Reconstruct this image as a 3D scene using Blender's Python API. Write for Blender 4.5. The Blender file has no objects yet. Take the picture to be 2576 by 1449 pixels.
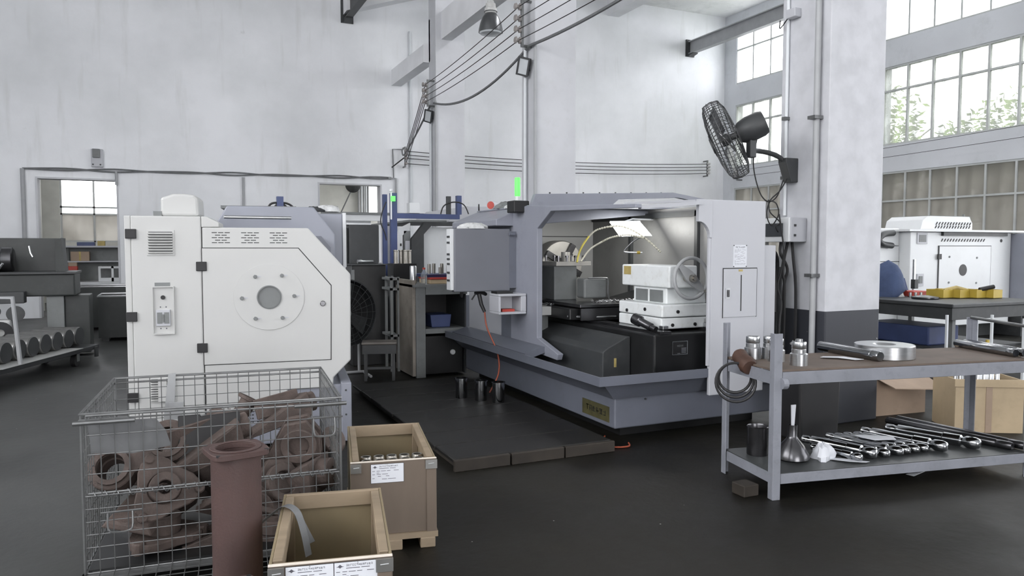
import bpy, bmesh, math, random
from mathutils import Vector, Matrix
random.seed(7)
R = math.radians
scene = bpy.context.scene
COL = scene.collection

# ------------------------------------------------------------------ camera
cam_d = bpy.data.cameras.new('camera')
cam_d.sensor_width = 36.0
cam_d.lens = 1880.0 / 2576.0 * 36.0
cam_d.clip_end = 200
cam = bpy.data.objects.new('camera', cam_d)
COL.objects.link(cam)
cam.location = (0, 0, 1.6)
cam.rotation_euler = (R(90) - math.atan(102 / 1880.0), 0, R(-24.5))
scene.camera = cam

# ------------------------------------------------------------------ world, light, exposure
scene.view_settings.view_transform = 'Standard'
scene.view_settings.look = 'None'
scene.view_settings.gamma = 1.0
scene.view_settings.use_curve_mapping = False
scene.view_settings.exposure = -0.25
SKY = 11.0
world = bpy.data.worlds.new('overcast_sky')
scene.world = world
world.use_nodes = True
wn = world.node_tree
bg = wn.nodes['Background']
bg.inputs['Color'].default_value = (0.975, 0.965, 0.985, 1)
bg.inputs['Strength'].default_value = SKY

XR, YB, ZC = 16.72, 19.8, 9.12         # window wall, end wall, ceiling
XL, YF = -9.0, -14.0                   # far side wall and the wall behind the camera


def portal(loc, rot, sx, sy):
    l = bpy.data.lights.new('daylight_portal', 'AREA')
    l.shape = 'RECTANGLE'
    l.size, l.size_y = sx, sy
    l.cycles.is_portal = True
    o = bpy.data.objects.new('daylight_portal', l)
    COL.objects.link(o)
    o.location = loc
    o.rotation_euler = rot


BAYS = [(14.0, 19.25), (8.3, 13.72), (2.4, 7.8), (-3.6, 1.8), (-9.6, -4.2)]
for (a, b) in BAYS:
    portal((XR + .25, (a + b) / 2, 7.8), (0, R(90), 0), 1.9, b - a)
    portal((XR + .25, (a + b) / 2, 5.19), (0, R(90), 0), 1.98, b - a)
    portal((XR + .25, (a + b) / 2, 2.2), (0, R(90), 0), 2.6, b - a)
for (a, b) in BAYS[2:]:
    portal((XL - .25, (a + b) / 2, 6.5), (0, R(-90), 0), 4.4, b - a)
portal((0.5, YF - .25, 3.0), (R(90), 0, 0), 8.0, 5.8)
FILL_SKYL = [(8.5, 10.5, 9.0, 14.0)]  # out-of-view roof opening added to brighten the end wall and pillars
for (x0, x1, y0, y1) in FILL_SKYL:
    portal(((x0 + x1) / 2, (y0 + y1) / 2, ZC + .25), (0, 0, 0), x1 - x0, y1 - y0)


# ------------------------------------------------------------------ materials
def _nodes(name):
    m = bpy.data.materials.new(name)
    m.use_nodes = True
    nt = m.node_tree
    return m, nt, nt.nodes['Principled BSDF']


def mat(name, col, rough=.5, metal=0.0, var=.12, scale=4.0, bump=0.0, bscale=60.0, dirt=None, dirt_amt=.4, stretch=None, spec=None):
    m, nt, b = _nodes(name)
    N, L = nt.nodes, nt.links
    tc = N.new('ShaderNodeTexCoord')
    mp = N.new('ShaderNodeMapping')
    if stretch:
        mp.inputs['Scale'].default_value = stretch
    L.new(tc.outputs['Object'], mp.inputs['Vector'])
    nz = N.new('ShaderNodeTexNoise')
    nz.inputs['Scale'].default_value = scale
    nz.inputs['Detail'].default_value = 6
    L.new(mp.outputs['Vector'], nz.inputs['Vector'])
    rp = N.new('ShaderNodeValToRGB')
    rp.color_ramp.elements[0].position = .3
    rp.color_ramp.elements[1].position = .7
    c0 = [c * (1 - var) for c in col]
    c1 = [min(1, c * (1 + var)) for c in col]
    rp.color_ramp.elements[0].color = (*c0, 1)
    rp.color_ramp.elements[1].color = (*c1, 1)
    L.new(nz.outputs['Fac'], rp.inputs['Fac'])
    out = rp.outputs['Color']
    if dirt:
        n2 = N.new('ShaderNodeTexNoise')
        n2.inputs['Scale'].default_value = scale * 2.3
        n2.inputs['Detail'].default_value = 8
        n2.inputs['Roughness'].default_value = .7
        L.new(mp.outputs['Vector'], n2.inputs['Vector'])
        r2 = N.new('ShaderNodeValToRGB')
        r2.color_ramp.elements[0].position = .52
        r2.color_ramp.elements[1].position = .72
        r2.color_ramp.elements[0].color = (0, 0, 0, 1)
        r2.color_ramp.elements[1].color = (dirt_amt, dirt_amt, dirt_amt, 1)
        L.new(n2.outputs['Fac'], r2.inputs['Fac'])
        mx = N.new('ShaderNodeMixRGB')
        L.new(r2.outputs['Color'], mx.inputs['Fac'])
        L.new(out, mx.inputs['Color1'])
        mx.inputs['Color2'].default_value = (*dirt, 1)
        out = mx.outputs['Color']
    L.new(out, b.inputs['Base Color'])
    b.inputs['Roughness'].default_value = rough
    b.inputs['Metallic'].default_value = metal
    if spec is not None:
        b.inputs['Specular IOR Level'].default_value = spec
    if bump:
        nb = N.new('ShaderNodeTexNoise')
        nb.inputs['Scale'].default_value = bscale
        nb.inputs['Detail'].default_value = 3
        L.new(mp.outputs['Vector'], nb.inputs['Vector'])
        bp = N.new('ShaderNodeBump')
        bp.inputs['Strength'].default_value = bump
        bp.inputs['Distance'].default_value = .01
        L.new(nb.outputs['Fac'], bp.inputs['Height'])
        L.new(bp.outputs['Normal'], b.inputs['Normal'])
    return m


def emit(name, col, strength):
    m, nt, b = _nodes(name)
    N, L = nt.nodes, nt.links
    tc = N.new('ShaderNodeTexCoord')
    nz = N.new('ShaderNodeTexNoise')
    nz.inputs['Scale'].default_value = 3
    L.new(tc.outputs['Object'], nz.inputs['Vector'])
    mx = N.new('ShaderNodeMixRGB')
    mx.inputs['Color1'].default_value = (*col, 1)
    mx.inputs['Color2'].default_value = (*[c * .9 for c in col], 1)
    L.new(nz.outputs['Fac'], mx.inputs['Fac'])
    b.inputs['Base Color'].default_value = (*col, 1)
    L.new(mx.outputs['Color'], b.inputs['Emission Color'])
    b.inputs['Emission Strength'].default_value = strength
    return m


def pillar_mat(name, paint, zcut, chips=True):
    """white plaster above zcut, paint below, with chipped spots"""
    m, nt, b = _nodes(name)
    N, L = nt.nodes, nt.links
    tc = N.new('ShaderNodeTexCoord')
    sp = N.new('ShaderNodeSeparateXYZ')
    L.new(tc.outputs['Object'], sp.inputs['Vector'])
    lt = N.new('ShaderNodeMath')
    lt.operation = 'LESS_THAN'
    L.new(sp.outputs['Z'], lt.inputs[0])
    lt.inputs[1].default_value = zcut
    nz = N.new('ShaderNodeTexNoise')
    nz.inputs['Scale'].default_value = 6
    nz.inputs['Detail'].default_value = 8
    L.new(tc.outputs['Object'], nz.inputs['Vector'])
    r = N.new('ShaderNodeValToRGB')
    r.color_ramp.elements[0].position = .3
    r.color_ramp.elements[1].position = .62
    r.color_ramp.elements[0].color = (.475, .485, .51, 1)
    r.color_ramp.elements[1].color = (.555, .565, .595, 1)
    L.new(nz.outputs['Fac'], r.inputs['Fac'])
    n2 = N.new('ShaderNodeTexNoise')
    n2.inputs['Scale'].default_value = 9
    n2.inputs['Detail'].default_value = 3
    L.new(tc.outputs['Object'], n2.inputs['Vector'])
    g = N.new('ShaderNodeMath')
    g.operation = 'GREATER_THAN'
    g.inputs[1].default_value = .735
    L.new(n2.outputs['Fac'], g.inputs[0])
    mp = N.new('ShaderNodeMixRGB')
    mp.inputs['Color1'].default_value = (*paint, 1)
    mp.inputs['Color2'].default_value = (.6, .6, .6, 1)
    L.new(g.outputs[0], mp.inputs['Fac'])
    mx = N.new('ShaderNodeMixRGB')
    L.new(lt.outputs[0], mx.inputs['Fac'])
    L.new(r.outputs['Color'], mx.inputs['Color1'])
    L.new(mp.outputs['Color'], mx.inputs['Color2'])
    L.new(mx.outputs['Color'], b.inputs['Base Color'])
    b.inputs['Roughness'].default_value = .55
    bp = N.new('ShaderNodeBump')
    bp.inputs['Strength'].default_value = .25
    bp.inputs['Distance'].default_value = .01
    L.new(nz.outputs['Fac'], bp.inputs['Height'])
    L.new(bp.outputs['Normal'], b.inputs['Normal'])
    return m


def wall_mat():
    m, nt, b = _nodes('old_plaster')
    N, L = nt.nodes, nt.links
    tc = N.new('ShaderNodeTexCoord')
    n1 = N.new('ShaderNodeTexNoise')
    n1.inputs['Scale'].default_value = .45
    n1.inputs['Detail'].default_value = 7
    n1.inputs['Roughness'].default_value = .6
    L.new(tc.outputs['Object'], n1.inputs['Vector'])
    r1 = N.new('ShaderNodeValToRGB')
    r1.color_ramp.elements[0].position = .3
    r1.color_ramp.elements[1].position = .62
    r1.color_ramp.elements[0].color = (.72, .74, .755, 1)
    r1.color_ramp.elements[1].color = (.85, .865, .89, 1)
    L.new(n1.outputs['Fac'], r1.inputs['Fac'])
    # drips
    mp = N.new('ShaderNodeMapping')
    mp.inputs['Scale'].default_value = (3.0, 3.0, .35)
    L.new(tc.outputs['Object'], mp.inputs['Vector'])
    n2 = N.new('ShaderNodeTexNoise')
    n2.inputs['Scale'].default_value = 1.3
    n2.inputs['Detail'].default_value = 6
    L.new(mp.outputs['Vector'], n2.inputs['Vector'])
    r2 = N.new('ShaderNodeValToRGB')
    r2.color_ramp.elements[0].position = .58
    r2.color_ramp.elements[1].position = .8
    r2.color_ramp.elements[0].color = (0, 0, 0, 1)
    r2.color_ramp.elements[1].color = (.5, .5, .5, 1)
    L.new(n2.outputs['Fac'], r2.inputs['Fac'])
    mx = N.new('ShaderNodeMixRGB')
    L.new(r2.outputs['Color'], mx.inputs['Fac'])
    L.new(r1.outputs['Color'], mx.inputs['Color1'])
    mx.inputs['Color2'].default_value = (.60, .61, .59, 1)
    # specks
    n3 = N.new('ShaderNodeTexNoise')
    n3.inputs['Scale'].default_value = 2.2
    n3.inputs['Detail'].default_value = 9
    n3.inputs['Roughness'].default_value = .75
    L.new(tc.outputs['Object'], n3.inputs['Vector'])
    r3 = N.new('ShaderNodeValToRGB')
    r3.color_ramp.elements[0].position = .66
    r3.color_ramp.elements[1].position = .74
    r3.color_ramp.elements[0].color = (0, 0, 0, 1)
    r3.color_ramp.elements[1].color = (.3, .3, .3, 1)
    L.new(n3.outputs['Fac'], r3.inputs['Fac'])
    m3 = N.new('ShaderNodeMixRGB')
    L.new(r3.outputs['Color'], m3.inputs['Fac'])
    L.new(mx.outputs['Color'], m3.inputs['Color1'])
    m3.inputs['Color2'].default_value = (.35, .35, .33, 1)
    L.new(m3.outputs['Color'], b.inputs['Base Color'])
    b.inputs['Roughness'].default_value = .8
    bp = N.new('ShaderNodeBump')
    bp.inputs['Strength'].default_value = .2
    bp.inputs['Distance'].default_value = .03
    L.new(n3.outputs['Fac'], bp.inputs['Height'])
    L.new(bp.outputs['Normal'], b.inputs['Normal'])
    return m


def floor_mat():
    m, nt, b = _nodes('oily_concrete')
    N, L = nt.nodes, nt.links
    tc = N.new('ShaderNodeTexCoord')
    n1 = N.new('ShaderNodeTexNoise')
    n1.inputs['Scale'].default_value = .7
    n1.inputs['Detail'].default_value = 9
    n1.inputs['Roughness'].default_value = .62
    L.new(tc.outputs['Object'], n1.inputs['Vector'])
    r1 = N.new('ShaderNodeValToRGB')
    r1.color_ramp.elements[0].position = .32
    r1.color_ramp.elements[1].position = .7
    r1.color_ramp.elements[0].color = (.0056, .0052, .0040, 1)
    r1.color_ramp.elements[1].color = (.0195, .0180, .0140, 1)
    L.new(n1.outputs['Fac'], r1.inputs['Fac'])
    # gangway painted paler for the light it reflects; work floor is dark with oil
    sp = N.new('ShaderNodeSeparateXYZ')
    L.new(tc.outputs['Object'], sp.inputs['Vector'])
    mr = N.new('ShaderNodeMapRange')
    mr.interpolation_type = 'SMOOTHSTEP'
    mr.inputs['From Min'].default_value = 0.6
    mr.inputs['From Max'].default_value = -0.9
    L.new(sp.outputs['X'], mr.inputs['Value'])
    mx = N.new('ShaderNodeMixRGB')
    mx.blend_type = 'MIX'
    L.new(mr.outputs['Result'], mx.inputs['Fac'])
    L.new(r1.outputs['Color'], mx.inputs['Color1'])
    r1b = N.new('ShaderNodeValToRGB')
    r1b.color_ramp.elements[0].position = .3
    r1b.color_ramp.elements[1].position = .7
    r1b.color_ramp.elements[0].color = (.042, .043, .042, 1)
    r1b.color_ramp.elements[1].color = (.09, .093, .091, 1)
    L.new(n1.outputs['Fac'], r1b.inputs['Fac'])
    L.new(r1b.outputs['Color'], mx.inputs['Color2'])
    # specks of swarf
    v = N.new('ShaderNodeTexVoronoi')
    v.inputs['Scale'].default_value = 4.5
    L.new(tc.outputs['Object'], v.inputs['Vector'])
    lt = N.new('ShaderNodeMath')
    lt.operation = 'LESS_THAN'
    lt.inputs[1].default_value = .022
    L.new(v.outputs['Distance'], lt.inputs[0])
    m2 = N.new('ShaderNodeMixRGB')
    L.new(lt.outputs[0], m2.inputs['Fac'])
    L.new(mx.outputs['Color'], m2.inputs['Color1'])
    m2.inputs['Color2'].default_value = (.4, .4, .38, 1)
    L.new(m2.outputs['Color'], b.inputs['Base Color'])
    rr = N.new('ShaderNodeValToRGB')
    rr.color_ramp.elements[0].position = .35
    rr.color_ramp.elements[1].position = .7
    rr.color_ramp.elements[0].color = (.42, .42, .42, 1)
    rr.color_ramp.elements[1].color = (.68, .68, .68, 1)
    L.new(n1.outputs['Fac'], rr.inputs['Fac'])
    L.new(rr.outputs['Color'], b.inputs['Roughness'])
    b.inputs['Specular IOR Level'].default_value = .25
    n4 = N.new('ShaderNodeTexNoise')
    n4.inputs['Scale'].default_value = 14
    n4.inputs['Detail'].default_value = 5
    L.new(tc.outputs['Object'], n4.inputs['Vector'])
    bp = N.new('ShaderNodeBump')
    bp.inputs['Strength'].default_value = .25
    bp.inputs['Distance'].default_value = .01
    L.new(n4.outputs['Fac'], bp.inputs['Height'])
    L.new(bp.outputs['Normal'], b.inputs['Normal'])
    return m


def glass_mat(name, tint, thru, rough_amt, film=(.7, .72, .74)):
    """grimy window glass: partly clear, partly a translucent film of dust"""
    m = bpy.data.materials.new(name)
    m.use_nodes = True
    nt = m.node_tree
    N, L = nt.nodes, nt.links
    N.remove(N['Principled BSDF'])
    out = N['Material Output']
    tr = N.new('ShaderNodeBsdfTransparent')
    tr.inputs['Color'].default_value = (*tint, 1)
    tl = N.new('ShaderNodeBsdfTranslucent')
    tl.inputs['Color'].default_value = (*film, 1)
    df = N.new('ShaderNodeBsdfDiffuse')
    df.inputs['Color'].default_value = (.25, .25, .25, 1)
    tc = N.new('ShaderNodeTexCoord')
    mp = N.new('ShaderNodeMapping')
    mp.inputs['Rotation'].default_value = (R(35), 0, 0)
    mp.inputs['Scale'].default_value = (1, 1.6, .7)
    L.new(tc.outputs['Object'], mp.inputs['Vector'])
    nz = N.new('ShaderNodeTexNoise')
    nz.inputs['Scale'].default_value = 1.6
    nz.inputs['Detail'].default_value = 5
    L.new(mp.outputs['Vector'], nz.inputs['Vector'])
    rp = N.new('ShaderNodeValToRGB')
    rp.color_ramp.elements[0].position = .35
    rp.color_ramp.elements[1].position = .68
    lo, hi = max(0, thru - rough_amt), min(1, thru + rough_amt)
    rp.color_ramp.elements[0].color = (lo, lo, lo, 1)
    rp.color_ramp.elements[1].color = (hi, hi, hi, 1)
    L.new(nz.outputs['Fac'], rp.inputs['Fac'])
    m0 = N.new('ShaderNodeMixShader')
    m0.inputs['Fac'].default_value = .25
    L.new(tl.outputs[0], m0.inputs[1])
    L.new(df.outputs[0], m0.inputs[2])
    m1 = N.new('ShaderNodeMixShader')
    L.new(rp.outputs['Color'], m1.inputs['Fac'])
    L.new(m0.outputs[0], m1.inputs[1])
    L.new(tr.outputs[0], m1.inputs[2])
    L.new(m1.outputs[0], out.inputs['Surface'])
    return m


def leaf_mat():
    m = bpy.data.materials.new('leaves')
    m.use_nodes = True
    nt = m.node_tree
    N, L = nt.nodes, nt.links
    N.remove(N['Principled BSDF'])
    df = N.new('ShaderNodeBsdfDiffuse')
    tl = N.new('ShaderNodeBsdfTranslucent')
    tc = N.new('ShaderNodeTexCoord')
    nz = N.new('ShaderNodeTexNoise')
    nz.inputs['Scale'].default_value = 2.0
    L.new(tc.outputs['Object'], nz.inputs['Vector'])
    rp = N.new('ShaderNodeValToRGB')
    rp.color_ramp.elements[0].color = (.10, .16, .05, 1)
    rp.color_ramp.elements[1].color = (.30, .38, .12, 1)
    L.new(nz.outputs['Fac'], rp.inputs['Fac'])
    L.new(rp.outputs['Color'], df.inputs['Color'])
    L.new(rp.outputs['Color'], tl.inputs['Color'])
    mx = N.new('ShaderNodeMixShader')
    mx.inputs['Fac'].default_value = .5
    L.new(df.outputs[0], mx.inputs[1])
    L.new(tl.outputs[0], mx.inputs[2])
    L.new(mx.outputs[0], N['Material Output'].inputs['Surface'])
    return m


def clear_mat(name, col):
    m, nt, b = _nodes(name)
    N, L = nt.nodes, nt.links
    tc = N.new('ShaderNodeTexCoord')
    nz = N.new('ShaderNodeTexNoise')
    nz.inputs['Scale'].default_value = 8
    L.new(tc.outputs['Object'], nz.inputs['Vector'])
    mr = N.new('ShaderNodeMapRange')
    mr.inputs['To Min'].default_value = .05
    mr.inputs['To Max'].default_value = .15
    L.new(nz.outputs['Fac'], mr.inputs['Value'])
    L.new(mr.outputs['Result'], b.inputs['Roughness'])
    b.inputs['Base Color'].default_value = (*col, 1)
    b.inputs['Transmission Weight'].default_value = .9
    b.inputs['IOR'].default_value = 1.3
    return m


M = dict(
    wall=wall_mat(), floor=floor_mat(),
    ceiling=mat('ceiling_plaster', (.84, .85, .85), .85, var=.08, scale=.8, dirt=(.4, .41, .4), dirt_amt=.3),
    beam=mat('beam_plaster', (.82, .83, .85), .8, var=.08, scale=1.2),
    winwall=mat('window_wall_paint', (.64, .66, .69), .75, var=.06, scale=.8, dirt=(.4, .42, .42), dirt_amt=.3),
    winframe=mat('window_frame_paint', (.52, .54, .53), .55, var=.08, scale=3),
    pillar=pillar_mat('pillar_paint', (.034, .037, .046), 1.03),
    pillar_far=mat('pillar_plaster', (.565, .575, .60), .7, var=.06, scale=1.5, dirt=(.45, .46, .46), dirt_amt=.3),
    cream=mat('cream_enamel', (.495, .50, .49), .42, var=.03, scale=1.5, dirt=(.45, .45, .42), dirt_amt=.14),
    cream2=mat('white_enamel', (.68, .70, .71), .42, var=.03, scale=1.5, dirt=(.5, .5, .48), dirt_amt=.15),
    tail=mat('tailstock_enamel', (.74, .77, .77), .4, var=.04, scale=6, dirt=(.4, .38, .32), dirt_amt=.3),
    bluegrey=mat('blue_grey_enamel', (.125, .135, .165), .42, var=.06, scale=2.5, dirt=(.085, .09, .10), dirt_amt=.3),
    bluegrey_l=mat('pale_blue_grey_enamel', (.25, .262, .305), .42, var=.05, scale=2.5, dirt=(.14, .15, .17), dirt_amt=.25),
    grey_l=mat('light_grey_enamel', (.455, .465, .495), .42, var=.03, scale=1.5, dirt=(.4, .41, .42), dirt_amt=.2),
    panelgrey=mat('pendant_grey_enamel', (.155, .162, .185), .45, var=.05, scale=3),
    dark=mat('dark_grey_paint', (.04, .043, .045), .5, var=.15, scale=4, dirt=(.09, .09, .085), dirt_amt=.3),
    darkgreen=mat('grimy_machine_paint', (.032, .036, .035), .5, var=.2, scale=3, dirt=(.06, .064, .062), dirt_amt=.4),
    midgrey=mat('mid_grey_paint', (.17, .18, .18), .5, var=.12, scale=4, dirt=(.08, .08, .08), dirt_amt=.3),
    black=mat('black_plastic', (.012, .012, .013), .5, var=.2, scale=5),
    oilblack=mat('oily_black_casting', (.012, .0125, .013), .35, var=.3, scale=6),
    steel=mat('turned_steel', (.55, .56, .57), .28, 1.0, var=.08, scale=14, stretch=(1, 1, 6)),
    chuck=mat('chuck_steel', (.42, .40, .36), .33, 1.0, var=.15, scale=9),
    chrome=mat('ground_steel', (.36, .37, .38), .16, 1.0, var=.1, scale=8),
    darksteel=mat('dark_oiled_steel', (.10, .10, .105), .25, .9, var=.2, scale=8),
    wire=mat('galvanised_wire', (.19, .195, .195), .45, .8, var=.2, scale=12),
    tabsteel=mat('table_frame_paint', (.22, .23, .26), .5, var=.1, scale=6, dirt=(.12, .12, .13), dirt_amt=.4),
    tabtop=mat('worn_table_board', (.125, .096, .076), .75, var=.15, scale=5, dirt=(.09, .08, .072), dirt_amt=.45),
    shelf=mat('oily_shelf_sheet', (.05, .054, .055), .4, var=.25, scale=5),
    rust=mat('rusty_casting', (.078, .058, .050), .75, var=.3, scale=9, bump=.4, bscale=70, dirt=(.13, .105, .095), dirt_amt=.4),
    primer=mat('red_oxide_primer', (.068, .039, .035), .6, var=.15, scale=4, bump=.15, bscale=90, dirt=(.05, .034, .031), dirt_amt=.4),
    ply=mat('plywood_face', (.135, .105, .08), .65, var=.1, scale=3, stretch=(1, 1, .25), dirt=(.11, .085, .065), dirt_amt=.3),
    ply_in=mat('plywood_inner', (.25, .20, .12), .65, var=.1, scale=3, stretch=(1, 1, .25), dirt=(.2, .155, .1), dirt_amt=.35),
    batten=mat('pine_batten', (.27, .21, .142), .65, var=.15, scale=4, stretch=(.3, 3, 1), dirt=(.18, .14, .095), dirt_amt=.4),
    edge=mat('pale_sawn_edge', (.72, .66, .58), .7, var=.1, scale=8),
    tin=mat('tin_strap', (.28, .28, .27), .35, .9, var=.15, scale=8),
    paper=mat('paper', (.66, .68, .72), .7, var=.03, scale=5),
    ink=mat('grey_ink', (.10, .10, .12), .7, var=.1, scale=20),
    ink_l=mat('faint_ink', (.33, .33, .36), .7, var=.1, scale=20),
    card=mat('cardboard', (.36, .27, .20), .8, var=.1, scale=3, dirt=(.25, .19, .14), dirt_amt=.3),
    woodbox=mat('tan_fibreboard', (.47, .37, .24), .7, var=.08, scale=4, dirt=(.33, .26, .17), dirt_amt=.3),
    blue=mat('blue_paint', (.045, .065, .16), .45, var=.15, scale=4),
    bluecloth=mat('blue_cloth', (.05, .075, .15), .85, var=.2, scale=7, bump=.4, bscale=30),
    yellow=mat('yellow_plastic', (.45, .33, .05), .45, var=.1, scale=5),
    red=mat('red_plastic', (.42, .05, .035), .5, var=.15, scale=5),
    orange=mat('orange_hose', (.30, .065, .03), .5, var=.1, scale=10),
    green_e=emit('green_signal', (.10, 1.0, .10), 1.6),
    lamp_e=emit('work_lamp_panel', (1.0, .99, .95), 28.0),
    cloth=mat('grey_white_rag', (.55, .56, .56), .9, var=.2, scale=20, bump=.5, bscale=40),
    brownrag=mat('brown_leather', (.075, .038, .026), .6, var=.25, scale=10),
    rubber=mat('black_rubber', (.016, .016, .017), .55, var=.15, scale=10),
    cable=mat('grey_cable', (.16, .165, .17), .6, var=.1, scale=10),
    pipe=mat('white_conduit', (.66, .69, .71), .5, var=.05, scale=4),
    pipe_g=mat('grey_conduit', (.36, .37, .38), .5, var=.08, scale=4),
    porcelain=mat('glazed_porcelain', (.27, .25, .24), .3, var=.15, scale=15),
    porcelain_w=mat('pale_porcelain', (.5, .5, .49), .3, var=.1, scale=15),
    reflector=mat('lamp_reflector', (.16, .165, .17), .3, .8, var=.1, scale=8),
    lampglass=mat('lamp_glass', (.55, .58, .6), .15, var=.05, scale=6),
    planks=mat('oily_deck_boards', (.009, .0085, .0075), .5, var=.3, scale=5),
    plank_e=mat('worn_deck_edge', (.03, .024, .018), .7, var=.3, scale=6),
    hosewhite=mat('white_coolant_hose', (.72, .70, .58), .4, var=.08, scale=30),
    hoseyellow=mat('yellow_nozzle', (.70, .60, .12), .4, var=.08, scale=10),
    seat=mat('brown_stool_board', (.17, .155, .14), .5, var=.15, scale=6),
    oldwood=mat('grimy_bench_wood', (.24, .215, .185), .6, var=.2, scale=4, dirt=(.08, .075, .07), dirt_amt=.5),
    annexwall=mat('annex_plaster', (.62, .62, .58), .8, var=.15, scale=1.5),
    glass_top=glass_mat('clear_dusty_glass', (.98, .99, 1), .85, .12),
    glass_mid=glass_mat('dusty_glass', (.97, .99, .98), .42, .2, (.22, .23, .215)),
    glass_low=glass_mat('grimy_glass', (.9, .9, .88), .05, .05, (.26, .255, .24)),
    bottle=clear_mat('clear_plastic', (.9, .95, .98)),
    screen=mat('dark_window_plastic', (.06, .065, .07), .2, var=.1, scale=6),
    tag_y=mat('yellow_sticker', (.42, .33, .12), .6, var=.15, scale=10),
    plate_y=mat('grimy_yellow_plate', (.055, .05, .018), .6, var=.3, scale=12),
    guardgrey=mat('guard_inner_enamel', (.24, .24, .235), .45, var=.1, scale=3, dirt=(.12, .12, .11), dirt_amt=.3),
    bluegrey_p=mat('light_blue_grey_enamel', (.27, .285, .33), .45, var=.05, scale=2.5),  # lighter blue grey for the cream machine's body and operator panel
    grey_m=mat('dull_wrapping', (.34, .35, .355), .7, var=.1, scale=8),
    facesteel=mat('dull_turned_steel', (.50, .485, .45), .45, .35, var=.12, scale=9),
    rollersteel=mat('roller_steel', (.20, .20, .195), .34, .5, var=.15, scale=9),
    leaf=leaf_mat(), bark=mat('bark', (.12, .09, .07), .9, var=.3, scale=8, bump=.5, bscale=30),
    earth=mat('yard_ground', (.46, .45, .43), .9, var=.2, scale=1),
)

# ------------------------------------------------------------------ building helpers
ROOTM = {}


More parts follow.
